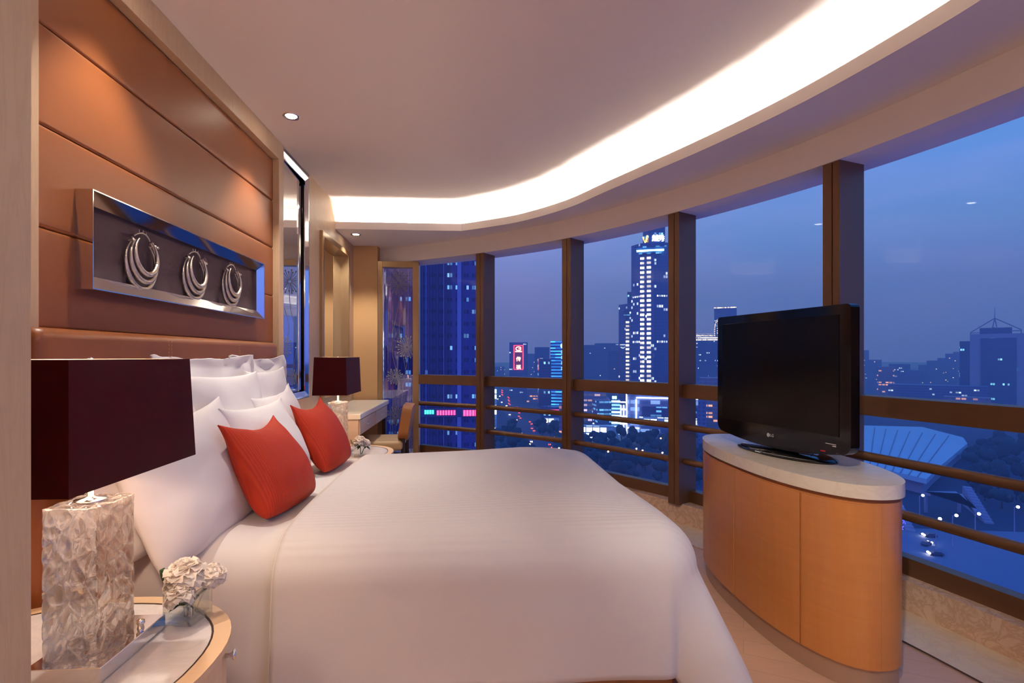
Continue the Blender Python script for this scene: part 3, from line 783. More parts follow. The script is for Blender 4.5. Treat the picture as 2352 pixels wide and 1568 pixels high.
for sy in (-1,1):
    mb=MB(); mb.tube([(.19,sy*.17,.0),(.165,sy*.17,.30),(.16,sy*.17,.47)],[.016,.019,.019],10); mb.build('leg',M['dark'],ch,world=False)
    mb=MB(); mb.tube([(-.21,sy*.19,.0),(-.20,sy*.19,.375)],[.014,.018],10); mb.build('leg',M['dark'],ch,world=False)

# ------------------------------------------------------------------ television cabinet
KX,KY=1.45,2.37
cb=thing('tv_cabinet','oval maple television cabinet with cream stone top between bed and windows','cabinet',(KX,KY,0))
E_=lambda a,b,n=2.3,N=96: superell(a,b,n,N)
mb=MB(); mb.prism(E_(.225,.605),0,.082,smooth=True); mb.build('toe_kick',M['toekick'],cb,world=False)
mb=MB(); mb.prism(E_(.235,.615),.082,.676,smooth=True); mb.build('body',M['cabwood'],cb,world=False)
mb=MB(); mb.prism(E_(.228,.608),.676,.692,smooth=True); mb.build('shadow_gap',M['cabline'],cb,world=False)
mb=MB(); mb.prism(E_(.245,.625),.692,.742,smooth=True); mb.build('stone_top',M['slab'],cb,world=False,bevel=.006,bseg=3)
def yang(y,a=.235,b=.615,n=2.3):   # superellipse parameter on the bed side for a given local y
    s=abs(y/b)**(n/2); t=math.degrees(math.asin(min(1,s))); return 180-math.copysign(t,y)
for y0,y1 in ((-.6146,-.427),(-.421,-.013),(-.007,.398),(.404,.585)):
    mb=MB(); curvedfront(mb,.2355,.6155,2.3,yang(y0),yang(y1),.086,.672,.006,24)
    mb.build('door',M['cabwood'],cb,world=False,bevel=.0015)

# ------------------------------------------------------------------ television
tv=thing('television','black flat screen television on an oval swivel stand on the maple cabinet','television',(1.438,2.37,.7425),R(-77.9))
W2=.402
def tvout(s=0):
    o=[]
    for k in range(7): a=R(90-90*k/6); o.append((W2-.018-s+.018*math.cos(a)-0,.668-.018-s+.018*math.sin(a)))
    for k in range(7): a=R(0-90*k/6); o.append((W2-.045-s+.045*math.cos(a),.058+.045+s+.045*math.sin(a)))
    for k in range(1,16):
        u=1-2*k/16; o.append((u*(W2-.05),.058-.032*(1-u*u)+s))
    for k in range(7): a=R(-90-90*k/6); o.append((-W2+.045+s+.045*math.cos(a),.058+.045+s+.045*math.sin(a)))
    for k in range(7): a=R(180-90*k/6); o.append((-W2+.018+s+.018*math.cos(a),.668-.018-s+.018*math.sin(a)))
    return o
Mv=Matrix(((1,0,0,0),(0,0,-1,0),(0,1,0,0),(0,0,0,1)))      # (x,z,depth) -> local, depth along -y
mb=MB(); mb.prism(tvout(),-.01,.035,0,Mv); mb.build('bezel',M['blackgloss'],tv,world=False,bevel=.008,bseg=3)
mb=MB(); mb.box(-.36,.36,.0,.07,.13,.62); mb.build('rear_housing',M['blackmatte'],tv,world=False,bevel=.03,bseg=3)
mb=MB(); mb.box(-.362,.350,-.0375,-.034,.128,.628); mb.build('screen',M['screen'],tv,world=False,bevel=.001)
mb=MB(); mb.lathe([(.0001,0),(.30,0),(.30,.006),(.27,.014),(.12,.02),(.0001,.021)],48,0,Matrix.Diagonal((.92,.42,1,1))@Matrix.Translation((0,.05,.0005))); mb.build('stand_base',M['blackgloss'],tv,world=False)
mb=MB(); mb.prism([(.075*math.cos(2*PI*k/24),.03+.035*math.sin(2*PI*k/24)) for k in range(24)],.018,.075,smooth=True); mb.box(-.10,.10,.0,.05,.06,.16); mb.build('stand_neck',M['blackgloss'],tv,world=False)
def text(body,size,name,mat,parent,Mx,ext=.0005,world=False):
    cu=bpy.data.curves.new(name,'FONT'); cu.body=body; cu.size=size; cu.extrude=ext; cu.align_x='CENTER'; cu.align_y='CENTER'
    to=bpy.data.objects.new(name,cu); COL.objects.link(to)
    bpy.context.view_layer.update(); dg=bpy.context.evaluated_depsgraph_get()
    me=bpy.data.meshes.new_from_object(to.evaluated_get(dg)); bpy.data.objects.remove(to)
    me.materials.clear(); me.materials.append(mat); me.transform(Mx)
    o=bpy.data.objects.new(name,me); COL.objects.link(o); o.parent=parent; return o
mb=MB(); mb.prism([(-.034+.0095*math.cos(2*PI*k/20),.083+.0095*math.sin(2*PI*k/20)) for k in range(20)],.0352,.0362,0,Mv)
mb.build('logo_badge',M['logo'],tv,world=False)
text('LG',.019,'logo_lettering',M['logo'],tv,Matrix.Translation((-.011,-.0358,.083))@Matrix.Rotation(R(90),4,'X'))
mb=MB(); mb.box(.285,.335,-.0362,-.0352,.094,.0965); mb.box(.318,.335,-.0362,-.0352,.086,.090); mb.build('small_print',M['logo'],tv,world=False)
mb=MB(); mb.box(.26,.285,-.0362,-.034,.058,.063); mb.build('power_light',M['redprint'],tv,world=False)
mb=MB(); mb.tube([(.11,.07,.055),(.15,.04,.02),(.17,.02,.012),(.16,.10,.010)],.003,6); mb.build('cable',M['blackmatte'],tv,world=False)

# ------------------------------------------------------------------ the city outside
GZ=-70.0
cY,sY=math.cos(YAW),math.sin(YAW)
def at(px,D):
    """world x,y of the view bearing px at depth D metres"""
    a=(px-1176)/FPX; return (D*(sY+a*cY),D*(cY-a*sY))
def zat(py,D): return EYE-(py-818)*D/FPX
def facade(name,wall,glass,fh,bw,prob,lit,st,fx=.12,fz=.2,rough=.25,cluster=4,fin=0,litall=False,tint=None):
    t=NT(name); tc=t.n('ShaderNodeTexCoord'); p=t.n('ShaderNodeSeparateXYZ',Vector=tc.outputs['Object']); nn=t.n('ShaderNodeSeparateXYZ',Vector=tc.outputs['Normal'])
    ax=t.math('GREATER_THAN',t.math('ABSOLUTE',nn.outputs[0]),.72)
    u=t.math('ADD',t.math('MULTIPLY',p.outputs[0],t.math('SUBTRACT',1,ax)),t.math('MULTIPLY',p.outputs[1],ax))
    u=t.math('ADD',u,1000.25); v=t.math('ADD',p.outputs[2],.01)
    U=t.math('DIVIDE',u,bw); V=t.math('DIVIDE',v,fh)
    iu=t.math('FLOOR',U); iv=t.math('FLOOR',V); fu=t.math('FRACT',U); fv=t.math('FRACT',V)
    def inside(x,lo,hi): return t.math('MULTIPLY',t.math('GREATER_THAN',x,lo),t.math('LESS_THAN',x,hi))
    side=t.math('LESS_THAN',t.math('ABSOLUTE',nn.outputs[2]),.5)
    mask=t.math('MULTIPLY',t.math('MULTIPLY',inside(fu,fx,1-fx),inside(fv,fz,1-fz*.6)),side)
    seed=t.math('ADD',t.math('MULTIPLY',ax,37.0),nn.outputs[0])
    w1=t.n('ShaderNodeTexWhiteNoise',_noise_dimensions='3D',Vector=t.n('ShaderNodeCombineXYZ',X=iu,Y=iv,Z=seed).outputs[0])
    cu=t.math('FLOOR',t.math('DIVIDE',iu,cluster))
    w2=t.n('ShaderNodeTexWhiteNoise',_noise_dimensions='3D',Vector=t.n('ShaderNodeCombineXYZ',X=cu,Y=iv,Z=t.math('ADD',seed,5.3)).outputs[0])
    if litall: on=mask
    else: on=t.math('MULTIPLY',mask,t.math('MULTIPLY',t.math('LESS_THAN',w2.outputs[0],prob),t.math('LESS_THAN',w1.outputs[0],.62)))
    base=t.mix(mask,wall,glass)
    if fin:
        f=t.math('FRACT',t.math('DIVIDE',u,fin)); base=t.mix(t.math('LESS_THAN',f,.3),base,wall)
        on=t.math('MULTIPLY',on,t.math('GREATER_THAN',f,.3))
    br=t.math('MULTIPLY_ADD',t.math('POWER',w1.outputs[0],1.5),1.6,.25)
    em=t.mix(w2.outputs[0],lit,tint or lit)
    sh=t.pbr(Base__Color=base,Roughness=rough,Specular__IOR__Level=.4,Emission__Color=em,Emission__Strength=t.math('MULTIPLY',t.math('MULTIPLY',on,br),st))
    m=t.out(sh); m.cycles.emission_sampling='NONE'; return m
CYAN=lin(120,210,255); WARMW=lin(255,236,205); BLUEW=lin(190,220,255)
X={}
X['fins']=facade('finned_tower_facade',lin(52,60,126),lin(30,36,90),2.75,.62,.26,lin(110,185,255),.62,.10,.42,.3,5,1.86,tint=lin(190,230,255))
X['finedge']=plain('pale_fin',lin(112,116,176),.5)
X['blueglass']=facade('blue_glass_facade',lin(50,64,128),lin(26,44,104),3.6,2.6,.10,CYAN,1.2,.10,.14,.2,3,tint=WARMW)
X['towerglass']=facade('tower_glass_facade',lin(60,76,140),lin(34,56,124),3.9,2.6,.10,lin(200,222,255),1.2,.12,.16,.2,3)
X['litcol']=facade('lit_lobby_column',lin(120,130,160),lin(160,160,170),5.6,30,1,lin(255,238,215),1.5,.0,.32,.3,1,litall=True)
X['mechrow']=facade('lit_mechanical_floor',lin(50,66,130),lin(120,140,170),7.8,2.6,1,lin(210,228,255),1.3,.18,.22,.3,1,litall=True)
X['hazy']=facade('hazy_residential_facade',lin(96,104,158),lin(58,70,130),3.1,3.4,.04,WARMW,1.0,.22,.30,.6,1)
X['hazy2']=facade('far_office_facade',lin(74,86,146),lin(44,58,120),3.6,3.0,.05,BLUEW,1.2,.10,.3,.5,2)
X['cyanrows']=facade('cyan_lit_facade',lin(24,70,170),lin(20,70,170),4.2,30,1,lin(60,160,255),1.1,.0,.40,.4,1,litall=True)
X['wedge']=facade('cyan_office_rows',lin(30,60,130),lin(24,50,110),3.9,5,.75,lin(110,190,255),.9,.05,.34,.4,2)
X['terrace']=facade('terrace_lit_floors',lin(120,110,150),lin(200,150,130),5.2,7,.75,lin(255,190,150),1.1,.06,.36,.5,2,tint=lin(150,180,255))
X['mall']=facade('mall_facade',lin(100,110,165),lin(70,90,150),6.5,9,.5,lin(150,190,255),.5,.05,.3,.4,2)
X['shop']=facade('bright_shopfront',lin(150,170,210),lin(190,210,230),5,6,.95,lin(215,240,255),3.2,.06,.12,.4,1)
X['stack']=facade('lit_stack_floors',lin(120,160,200),lin(150,190,220),3.2,30,1,lin(150,225,255),2.6,.0,.30,.4,1,litall=True)
X['crown']=facade('lit_crown',lin(120,130,170),lin(160,160,170),4,3,1,lin(255,236,210),1.8,.1,.3,.4,1,litall=True)
X['lowwarm']=facade('low_lit_block',lin(120,110,150),lin(110,90,120),4,5,.35,lin(255,180,130),.75,.1,.3,.5,2)
X['conc']=plain('pale_concrete',lin(132,136,176),.7)
X['steel']=plain('grey_steel',lin(110,116,150),.5)
X['roofw']=plain('white_metal_roof',lin(150,186,222),.45,vary=.12,vscale=.08)
X['roofd']=plain('dark_roof',lin(60,66,110),.7)
X['neonw']=emit('white_neon',lin(225,238,255),5,False)
X['neonr']=emit('red_neon',lin(255,50,70),4,False)
X['signy']=emit('sign_yellow_white',lin(255,225,190),5,False)
X['signw']=emit('sign_white',lin(255,252,240),7,False)
X['signo']=emit('sign_orange',lin(255,190,70),5,False)
X['signc']=emit('sign_cyan',lin(150,250,255),4,False)
X['signg']=emit('sign_green',lin(60,240,190),2.2,False)
X['signred']=emit('sign_red',lin(255,60,110),2.6,False)
X['lamp']=emit('street_light',lin(255,190,120),9,False)
X['lampw']=emit('street_light_white',lin(225,235,255),9,False)
X['head']=emit('head_light',lin(255,240,215),9,False)
X['tail']=emit('tail_light',lin(255,60,40),6,False)
X['bluelight']=emit('blue_fairy_lights',lin(70,60,255),3,False)
X['car']=plain('car_paint',lin(70,74,104),.3)
X['bark']=plain('bark',lin(46,40,44),.9)
def foliage(name,c0,c1):
    t=NT(name); n=t.noise(t.coords(),1.6,5,.7); return t.out(t.pbr(Base__Color=t.mix(n,c0,c1),Roughness=.9,Specular__IOR__Level=.1))
X['leaf']=foliage('dark_foliage',lin(22,32,48),lin(52,66,74)); X['leaf2']=foliage('teal_foliage',lin(26,44,58),lin(58,82,92))
def ground_mat(name,c0,c1,s):
    t=NT(name); v=t.coords('Object'); n=t.noise(v,s,6,.65); b=t.noise(v,s*7,3); c=t.mix(n,c0,c1); c=t.mix(t.math('MULTIPLY',b,.3),c,c1); return t.out(t.pbr(Base__Color=c,Roughness=.8,Specular__IOR__Level=.15))
X['ground']=ground_mat('city_ground',lin(44,50,78),lin(70,78,110),.02)
X['plaza']=ground_mat('plaza_paving',lin(96,108,146),lin(112,124,160),.05)
X['road']=ground_mat('asphalt',lin(70,74,104),lin(84,88,116),.05)

mb=MB(); mb.add([(-3000,14,GZ),(5200,14,GZ),(5200,6000,GZ),(-3000,6000,GZ)],[(0,1,2,3)]); struct(mb.build('ground',X['ground']),'dark city ground far below the windows')
def groundpoly(name,pts,mat,dz,label):
    q=[at(p,FPX*(EYE-GZ)/(y-818)) for p,y in pts]; mb=MB(); mb.prism(q,GZ+dz-.3,GZ+dz); return struct(mb.build(name,mat),label)
groundpoly('plaza',[(1830,1240),(2100,1215),(2700,1235),(2900,1700),(1700,1700)],X['plaza'],.35,'pale paved plaza below the right windows')
groundpoly('road',[(1132,893),(1146,893),(1196,950),(1320,1085),(1350,1125),(1240,1125),(1225,1085),(1160,950)],X['road'],.4,'long avenue receding between the towers')
groundpoly('path',[(1120,1046),(1240,1036),(1330,1060),(1330,1072),(1235,1050),(1120,1060)],X['road'],.5,'curving slip road joining the avenue')

def tower(name,label,px0,px1,ytop,D,depth,rot,mat,group=None,part='body',cat='building'):
    """building whose front face spans bearings px0..px1 at depth D; returns (root, half width, height)"""
    x,y=at((px0+px1)/2,D); w=(px1-px0)*D/FPX; h=zat(ytop,D)-GZ
    fa=math.atan2(x,y); t=thing(name,label,cat,(x,y,GZ),-fa+R(rot),group)
    mb=MB(); mb.box(-w/2,w/2,0,depth,0,h); mb.build(part,mat,t,world=False); return t,w/2,h
def slab(t,name,mat,x0,x1,y0,y1,z0,z1,**k):
    mb=MB(); mb.box(x0,x1,y0,y1,z0,z1); return mb.build(name,mat,t,world=False,**k)
def sign(t,body,size,mat,x,y,z,name='lettering'):
    return text(body,size,name,mat,t,Matrix.Translation((x,y,z))@Matrix.Rotation(R(90),4,'X'),.15)
# 1 near finned tower
t,w,h=tower('office_tower','dark blue finned tower filling the first window beside the etched side light',862,1094,430,118,26,-4,X['fins'])
slab(t,'pilaster',X['finedge'],.0+w*.62,w*.62+.9,-.5,0,0,h)
for k in range(26):
    x=-w+.2+k*.66
    if x<w*.6: slab(t,'fin',X['finedge'] if k%6==5 else X['roofd'],x,x+.14,-.45,0,0,h)
zs_=zat(947,118)-GZ
slab(t,'sign_board',X['roofd'],-w*.2,w,-.62,-.5,zs_-1.0,zs_+1.0)
sign(t,'中信银行',1.25,X['signg'],-w*.04+.2,-.7,zs_+.1) if False else None
for k in range(7): slab(t,'sign_letter',X['signred'],w*.22+k*.62,w*.22+k*.62+.42,-.72,-.63,zs_-.55,zs_+.5)
for k in range(4): slab(t,'sign_letter',X['signg'],-w*.02+k*.55,-w*.02+k*.55+.4,-.72,-.63,zs_-.3,zs_+.6)
for k in range(5): slab(t,'sign_letter',X['signred'],w*.74+k*.66,w*.74+k*.66+.5,-.72,-.63,zs_-.8,zs_+.5)
# 2 red sign tower
t,w,h=tower('sign_tower','hazy tower with a tall red neon sign seen above the avenue',1170,1212,786,900,30,0,X['hazy2'])
sx=1190; off=(1191-1191)*.75; W_=(1201-1181)*.75/1; z1=zat(793,900)-GZ; z0=zat(848,900)-GZ; hw=W_/2+.3
mb=MB(); e=.5
for a,b in (((-hw,z0),(hw,z0)),((hw,z0),(hw,z1)),((hw,z1),(-hw,z1)),((-hw,z1),(-hw,z0))): mb.tube([(a[0],-1,a[1]),(b[0],-1,b[1])],e,6)
mb.build('neon_frame',X['neonr'],t,world=False)
slab(t,'sign_board',plain('red_sign_board',lin(150,20,40),.5),-hw,hw,-.7,-.1,z0,z1)
mb=MB(); zc=z1-5.6; P=[(4.6*math.cos(R(a)),-1.4,zc+3.1*math.sin(R(a))) for a in range(25,336,10)]; mb.tube(P,.55,6); mb.tube([(0,-1.4,zc),(4.4,-1.4,zc)],.5,6); mb.build('ring_emblem',X['signy'],t,world=False)
slab(t,'sign_bar',X['signy'],-5.6,5.6,-1.6,-.9,z1-11.2,z1-9.9)
sign(t,'传',8.5,X['signy'],0,-1.4,z1-24); sign(t,'祺',8.5,X['signy'],0,-1.4,z1-38)
# 3 blue tower
t,w,h=tower('office_tower','blue tower with glowing cyan floor stripes beside the second mullion',1264,1322,783,700,30,-8,X['cyanrows'])
zz=zat(794,700)-GZ; mb=MB(); mb.lathe([(.01,0),(3.6,0),(3.6,.5),(.01,.5)],20,0,Matrix.Translation((w*.0+.5,-.6,zz))@Matrix.Rotation(R(90),4,'X')); mb.build('emblem',X['signc'],t,world=False)
for k in range(4):
    z_=zz-9-k*7.4; mb=MB(); mb.box(-2.0,3.0,-.9,-.6,z_+1.6,z_+2.5); mb.box(-.2,.9,-.9,-.6,z_-2.6,z_+1.6); mb.box(-2.2,3.2,-.9,-.6,z_-.6,z_+.2); mb.box(1.6,2.6,-.9,-.6,z_-2.6,z_-.6); mb.build('sign_letter',X['signc'],t,world=False)
# 4.. mid buildings
tower('office_block','dark block with one bright row of top floor windows left of the blue tower',1238,1266,824,640,25,5,X['blueglass'])
t=bpy.data.objects[-1] if False else None
tower('office_block','hazy grey block behind the dark block left of the blue tower',1228,1262,797,1000,30,0,X['hazy2'])
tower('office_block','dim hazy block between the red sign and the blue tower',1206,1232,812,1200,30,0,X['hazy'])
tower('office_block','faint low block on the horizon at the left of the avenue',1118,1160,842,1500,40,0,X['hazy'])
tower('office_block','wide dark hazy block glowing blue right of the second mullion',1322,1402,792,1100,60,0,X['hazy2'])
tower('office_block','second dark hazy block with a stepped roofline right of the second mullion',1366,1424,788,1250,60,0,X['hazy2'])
tower('apartment_block','pale slender apartment block just left of the lit twin towers',1397,1422,806,820,22,0,X['hazy'])
# 7 twin lit towers
def lit_tower(label,px0,px1,ytop,D,body,cham,main):
    x,y=at((px0+px1)/2,D); w=(px1-px0)*D/FPX; h=zat(ytop,D)-GZ; fa=math.atan2(x,y)
    t=thing('skyscraper',label,'skyscraper',(x,y,GZ),-fa,'lit twin towers')
    a=-w/2; b=w/2
    pa=(a,16);pb=(a+w*cham[0],3.5);pc=(a+w*cham[1],0);pd=(b,9)
    mb=MB(); mb.prism([pa,pb,pc,pd,(b,40),(a,40)],0,h); mb.build('body',body,t,world=False)
    d=Vector((pc[0]-pb[0],pc[1]-pb[1])); L=d.length; ang=math.atan2(d.y,d.x)
    Mx=Matrix.Translation((pb[0],pb[1],0))@Matrix.Rotation(ang,4,'Z')
    return t,Mx,L,h,w,(pa,pb,pc,pd)
t,Mx,L,h,w,PP=lit_tower('tallest lit skyscraper with white characters on its crown',1450,1542,556,620,X['towerglass'],(.23,.56),True)
D=620
def lx(px): return (px-1496)*D/FPX
zt=zat(588,D)-GZ
for p0,p1 in ((1471,1480),(1486,1495)):
    mb=MB(); f=lambda px:(3.5-3.5*(lx(px)-PP[1][0])/(PP[2][0]-PP[1][0]))
    mb.box(lx(p0),lx(p1),f(p1)-1.2,f(p0)+1.5,0,zt); mb.build('lit_column',X['litcol'],t,world=False)
for yy in (681,786):
    z=zat(yy,D)-GZ
    mb=MB(); q=.35
    for a_,b_ in ((PP[0],PP[1]),(PP[2],PP[3])):
        v=Vector(b_)-Vector(a_); n_=Vector((v.y,-v.x)).normalized()*q; A=Vector(a_)+v*.12; B=Vector(b_)-v*.02
        mb.prism([tuple(A),tuple(B),tuple(B+n_),tuple(A+n_)],z-2,z+2)
    mb.build('lit_floor',X['neonw'] if False else X['mechrow'],t,world=False)
cz=h
for k,(pw,yy) in enumerate(((1458,566),(1463,574),(1468,581))):
    z=zat(yy,D)-GZ; mb=MB(); ww=lx(1530-6*k)-lx(pw); mb.box(lx(pw),lx(1530-6*k),-.8+3*k*.0,3,z-1.1,z+.6); mb.build('crown_light_band',X['signc'] if k==1 else X['wedge'],t,world=False)
mb=MB(); c0,c1=lx(1477),lx(1527); z1=zat(498,D)-GZ
mb.prism([(c0,10),(lx(1490),4),(c1,11),(c1,34),(c0,34)],cz,z1); mb.build('crown',X['blueglass'],t,world=False)
ch_=Matrix.Rotation(math.atan2(7,lx(1527)-lx(1490)),4,'Z')
for k,c in enumerate('越秀'):
    px=1505+13.5*k; yy=4+7*(lx(px)-lx(1490))/(lx(1527)-lx(1490))-.8
    text(c,8.2,'crown_lettering',X['signw'],t,Matrix.Translation((lx(px),yy,zat(545.5,D)-GZ))@ch_@Matrix.Rotation(R(90),4,'X'),.5)
mb=MB(); zz=zat(548,D)-GZ; x_=lx(1482); 
mb.tube([(x_-2.4,5.2,zz+3.6),(x_,4.6,zz-4.2),(x_+2.6,4.0,zz+5)],.75,6); mb.tube([(x_+.9,4.2,zz),(x_+3.0,3.8,zz+1)],.6,6); mb.tube([(x_+.3,4.3,zz-2.4),(x_+2.2,3.9,zz-1.6)],.6,6); mb.build('crown_emblem',X['signo'],t,world=False)
t,Mx,L,h,w,PP=lit_tower('shorter lit skyscraper standing behind the tallest one to its left',1421,1476,697,760,X['towerglass'],(.30,.52),False)
D=760
def lx2(px): return (px-1448.5)*D/FPX
mb=MB(); mb.box(lx2(1437.5),lx2(1445),-.9,6,0,zat(736,D)-GZ); mb.build('lit_column',X['litcol'],t,world=False)
z=zat(794,D)-GZ; slab(t,'lit_floor',X['mechrow'],lx2(1424),lx2(1436),1.5,12,z-2.2,z+2.2)
for yy in (713,722): z=zat(yy,D)-GZ; slab(t,'crown_light_band',X['wedge'],lx2(1431),lx2(1448),-.6,6,z-1.2,z+.8)
mb=MB(); mb.box(lx2(1441),lx2(1470),10,30,h,zat(668,D)-GZ); mb.build('crown',X['blueglass'],t,world=False)
# 8 rounded tower and arch tower
D=1000; x,y=at(1616,D); t=thing('skyscraper','round-shouldered hazy tower with a tiered lit crown right of the third mullion','skyscraper',(x,y,GZ),-math.atan2(x,y))
h=zat(782,D)-GZ; r=36*D/FPX
mb=MB(); mb.prism(superell(r,20,3,40),0,h); mb.build('body',X['hazy2'],t,world=False)
for k in range(4): mb=MB(); mb.prism(superell(r*(1.02-.16*k),20-4*k,2.4,40),h+k*3.2,h+k*3.2+2.6); mb.build('crown_tier',X['crown'],t,world=False)
D=1150; t,w,h=tower('skyscraper','distant tower outlined by a lit arch just above the television corner',1642,1690,706,D,30,0,X['hazy2'],cat='skyscraper')
mb=MB(); mb.box(-w,w,-1.2,0,h-2,h+1.6); mb.build('roof_lights',X['crown'],t,world=False)
mb=MB(); P=[(-w+1,-1,h-110),(-w+1,-1,h-50),(-w+3,-1,h-35),(-w+8,-1,h-26),(-w+16,-1,h-22),(w,-1,h-21)]; mb.tube(catmull(P,5),1.1,6); mb.build('arch_light',X['crown'],t,world=False)
mb=MB(); mb.box(-w+6,w,-1.3,-.2,h-96,h-26); mb.build('lit_glazing',facade('arch_glazing',lin(90,100,150),lin(150,150,170),5,40,1,lin(240,235,235),1.1,0,.33,.4,1,litall=True),t,world=False)
tower('office_block','blocky hazy office left of the television below the round tower',1652,1700,838,620,30,6,X['hazy2'])
tower('lit_block','low block with a warm lit front left of the television',1608,1668,868,560,25,0,X['lowwarm'])
tower('apartment_block','hazy slab behind the lower rails left of the television',1604,1622,890,395,20,0,X['hazy'])
# bright shopping quarter behind the bed
t,w,h=tower('terraced_building','terraced building with warm lit floors low in the third window',1322,1404,934,560,20,0,X['terrace'],part='lower_terrace')
for k,(a,b,yy) in enumerate(((1322,1400,918),(1322,1392,904),(1322,1384,891))):
    z0=zat(934-14*(k)*1.1,560)-GZ; z1=zat(yy,560)-GZ; slab(t,'upper_terrace',X['terrace'],-w,(b-1363)*560/FPX,4+7*k,40,h*.6,z1)
t,w,h=tower('slanted_office','blue slanted office lined with cyan window rows beside the terraces',1372,1404,920,520,24,14,X['wedge'])
t,w,h=tower('shop_tower','slim white lit stacked tower in the shopping quarter',1405,1424,918,470,8,0,X['stack'])
for k in range(2): slab(t,'sign_letter',X['signc'],-3.2+2.2*k,-1.5+2.2*k,-.6,-.35,h+.8,h+3.4)
slab(t,'sign_backing',X['roofd'],-3.6,1.4,-.3,.0,h-.2,h+4.2)
t,w,h=tower('light_ladder','upright ladder of white light bars before the mall',1425,1441,930,455,2,0,X['steel'],part='mast',cat='light sculpture')
for k in range(3): slab(t,'light_bar',X['neonw'],-w+w*.85*k,-w+w*.85*k+.7,-.6,-.1,4,h)
for k in range(5): slab(t,'cross_bar',X['neonw'],-w,w*.8,-.7,-.2,6+6.2*k,7+6.2*k)
t,w,h=tower('shopping_mall','long mall framed by white neon lines low in the third window',1441,1600,907,470,40,0,X['mall'])
def nx(px): return (px-1520.5)*470/FPX
def nz(py): return zat(py,470)-GZ
mb=MB()
for a,b in (((1441,880),(1441,985)),((1463,918),(1463,975)),((1463,914),(1600,914)),((1441,985),(1470,985))):
    mb.tube([(nx(a[0]),-1,nz(a[1])),(nx(b[0]),-1,nz(b[1]))],.55,6)
mb.build('neon_outline',X['neonw'],t,world=False)
slab(t,'shopfront',X['shop'],nx(1470),nx(1596),-1.5,0,nz(972),nz(958))
slab(t,'glazed_front',X['wedge'],nx(1476),nx(1596),-.8,0,nz(958),nz(934))
slab(t,'roof_canopy',X['conc'],nx(1441),nx(1600),-2,12,h,h+2.5)
t,w,h=tower('sign_hall','low hall with red and white lit signs beside the avenue',1242,1296,935,560,20,0,X['blueglass'])
slab(t,'red_sign',X['signred'],-w*.9,w*.85,-.8,-.2,h-6,h-2.5); slab(t,'white_sign',X['shop'],-w*.9,w*.6,-.9,-.2,h-20,h-11)
t,w,h=tower('lit_block','orange lit low block along the avenue',1210,1238,893,800,20,0,X['lowwarm'])
tower('lit_shop','white lit shop front at the left of the avenue',1133,1141,893,500,8,0,X['shop'])
tower('lit_block','warm lit slab beside the second mullion low down',1284,1300,930,420,12,0,X['lowwarm'])
t,w,h=tower('shop_row','bright row of shops under the third window',1326,1420,978,452,8,0,X['shop'])
# right hand skyline
D=760; t,w,h=tower('skyscraper','tower with an open gable frame and mast at the far right window',2243,2336,766,D,34,0,X['conc'],cat='skyscraper')
def gx(px): return (px-2289.5)*D/FPX
def gz(py): return zat(py,D)-GZ
slab(t,'glass_bay',X['blueglass'],gx(2262),gx(2322),-1.5,0,0,gz(776))
slab(t,'wing',X['blueglass'],gx(2224),gx(2243),6,28,0,gz(782)); slab(t,'wing',X['blueglass'],gx(2336),gx(2352),6,28,0,gz(782))
slab(t,'roof_block',X['blueglass'],gx(2260),gx(2315),4,26,h,gz(752))
mb=MB()
for a,b in (((2244,762),(2286,730)),((2286,730),(2330,758)),((2244,762),(2244,768)),((2330,758),(2330,768)),((2286,752),(2281,750)),((2286,730),(2282,754)),((2286,730),(2290,754)),((2244,763),(2262,763)),((2313,760),(2330,760))):
    mb.tube([(gx(a[0]),4,gz(a[1])),(gx(b[0]),4,gz(b[1]))],.7,6)
mb.build('gable_frame',X['steel'],t,world=False)
mb=MB(); mb.tube([(gx(2286),4,gz(730)),(gx(2286),4,gz(706))],[.6,.25],6); mb.build('mast',X['steel'],t,world=False)
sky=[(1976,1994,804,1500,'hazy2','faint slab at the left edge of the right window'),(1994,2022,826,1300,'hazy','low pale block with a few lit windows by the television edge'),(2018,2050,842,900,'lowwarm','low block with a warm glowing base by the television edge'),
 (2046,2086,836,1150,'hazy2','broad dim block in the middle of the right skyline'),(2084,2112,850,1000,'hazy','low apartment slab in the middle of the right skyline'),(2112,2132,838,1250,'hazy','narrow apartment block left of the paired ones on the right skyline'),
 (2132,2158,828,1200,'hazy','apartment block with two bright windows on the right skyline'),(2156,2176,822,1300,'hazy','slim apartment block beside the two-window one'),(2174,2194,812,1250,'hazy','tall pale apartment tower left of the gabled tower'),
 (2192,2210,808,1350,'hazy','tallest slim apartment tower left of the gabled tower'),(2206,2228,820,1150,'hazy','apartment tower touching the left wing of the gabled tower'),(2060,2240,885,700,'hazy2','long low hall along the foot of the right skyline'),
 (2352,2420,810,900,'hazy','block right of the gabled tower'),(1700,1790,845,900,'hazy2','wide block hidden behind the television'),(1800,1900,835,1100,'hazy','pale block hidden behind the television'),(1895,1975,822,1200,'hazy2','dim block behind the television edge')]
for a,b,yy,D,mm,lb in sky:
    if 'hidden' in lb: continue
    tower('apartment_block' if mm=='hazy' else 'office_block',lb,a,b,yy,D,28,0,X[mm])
t,w,h=tower('lit_hall','low glowing hall at the foot of the gabled tower',2180,2262,912,600,18,0,X['lowwarm'])
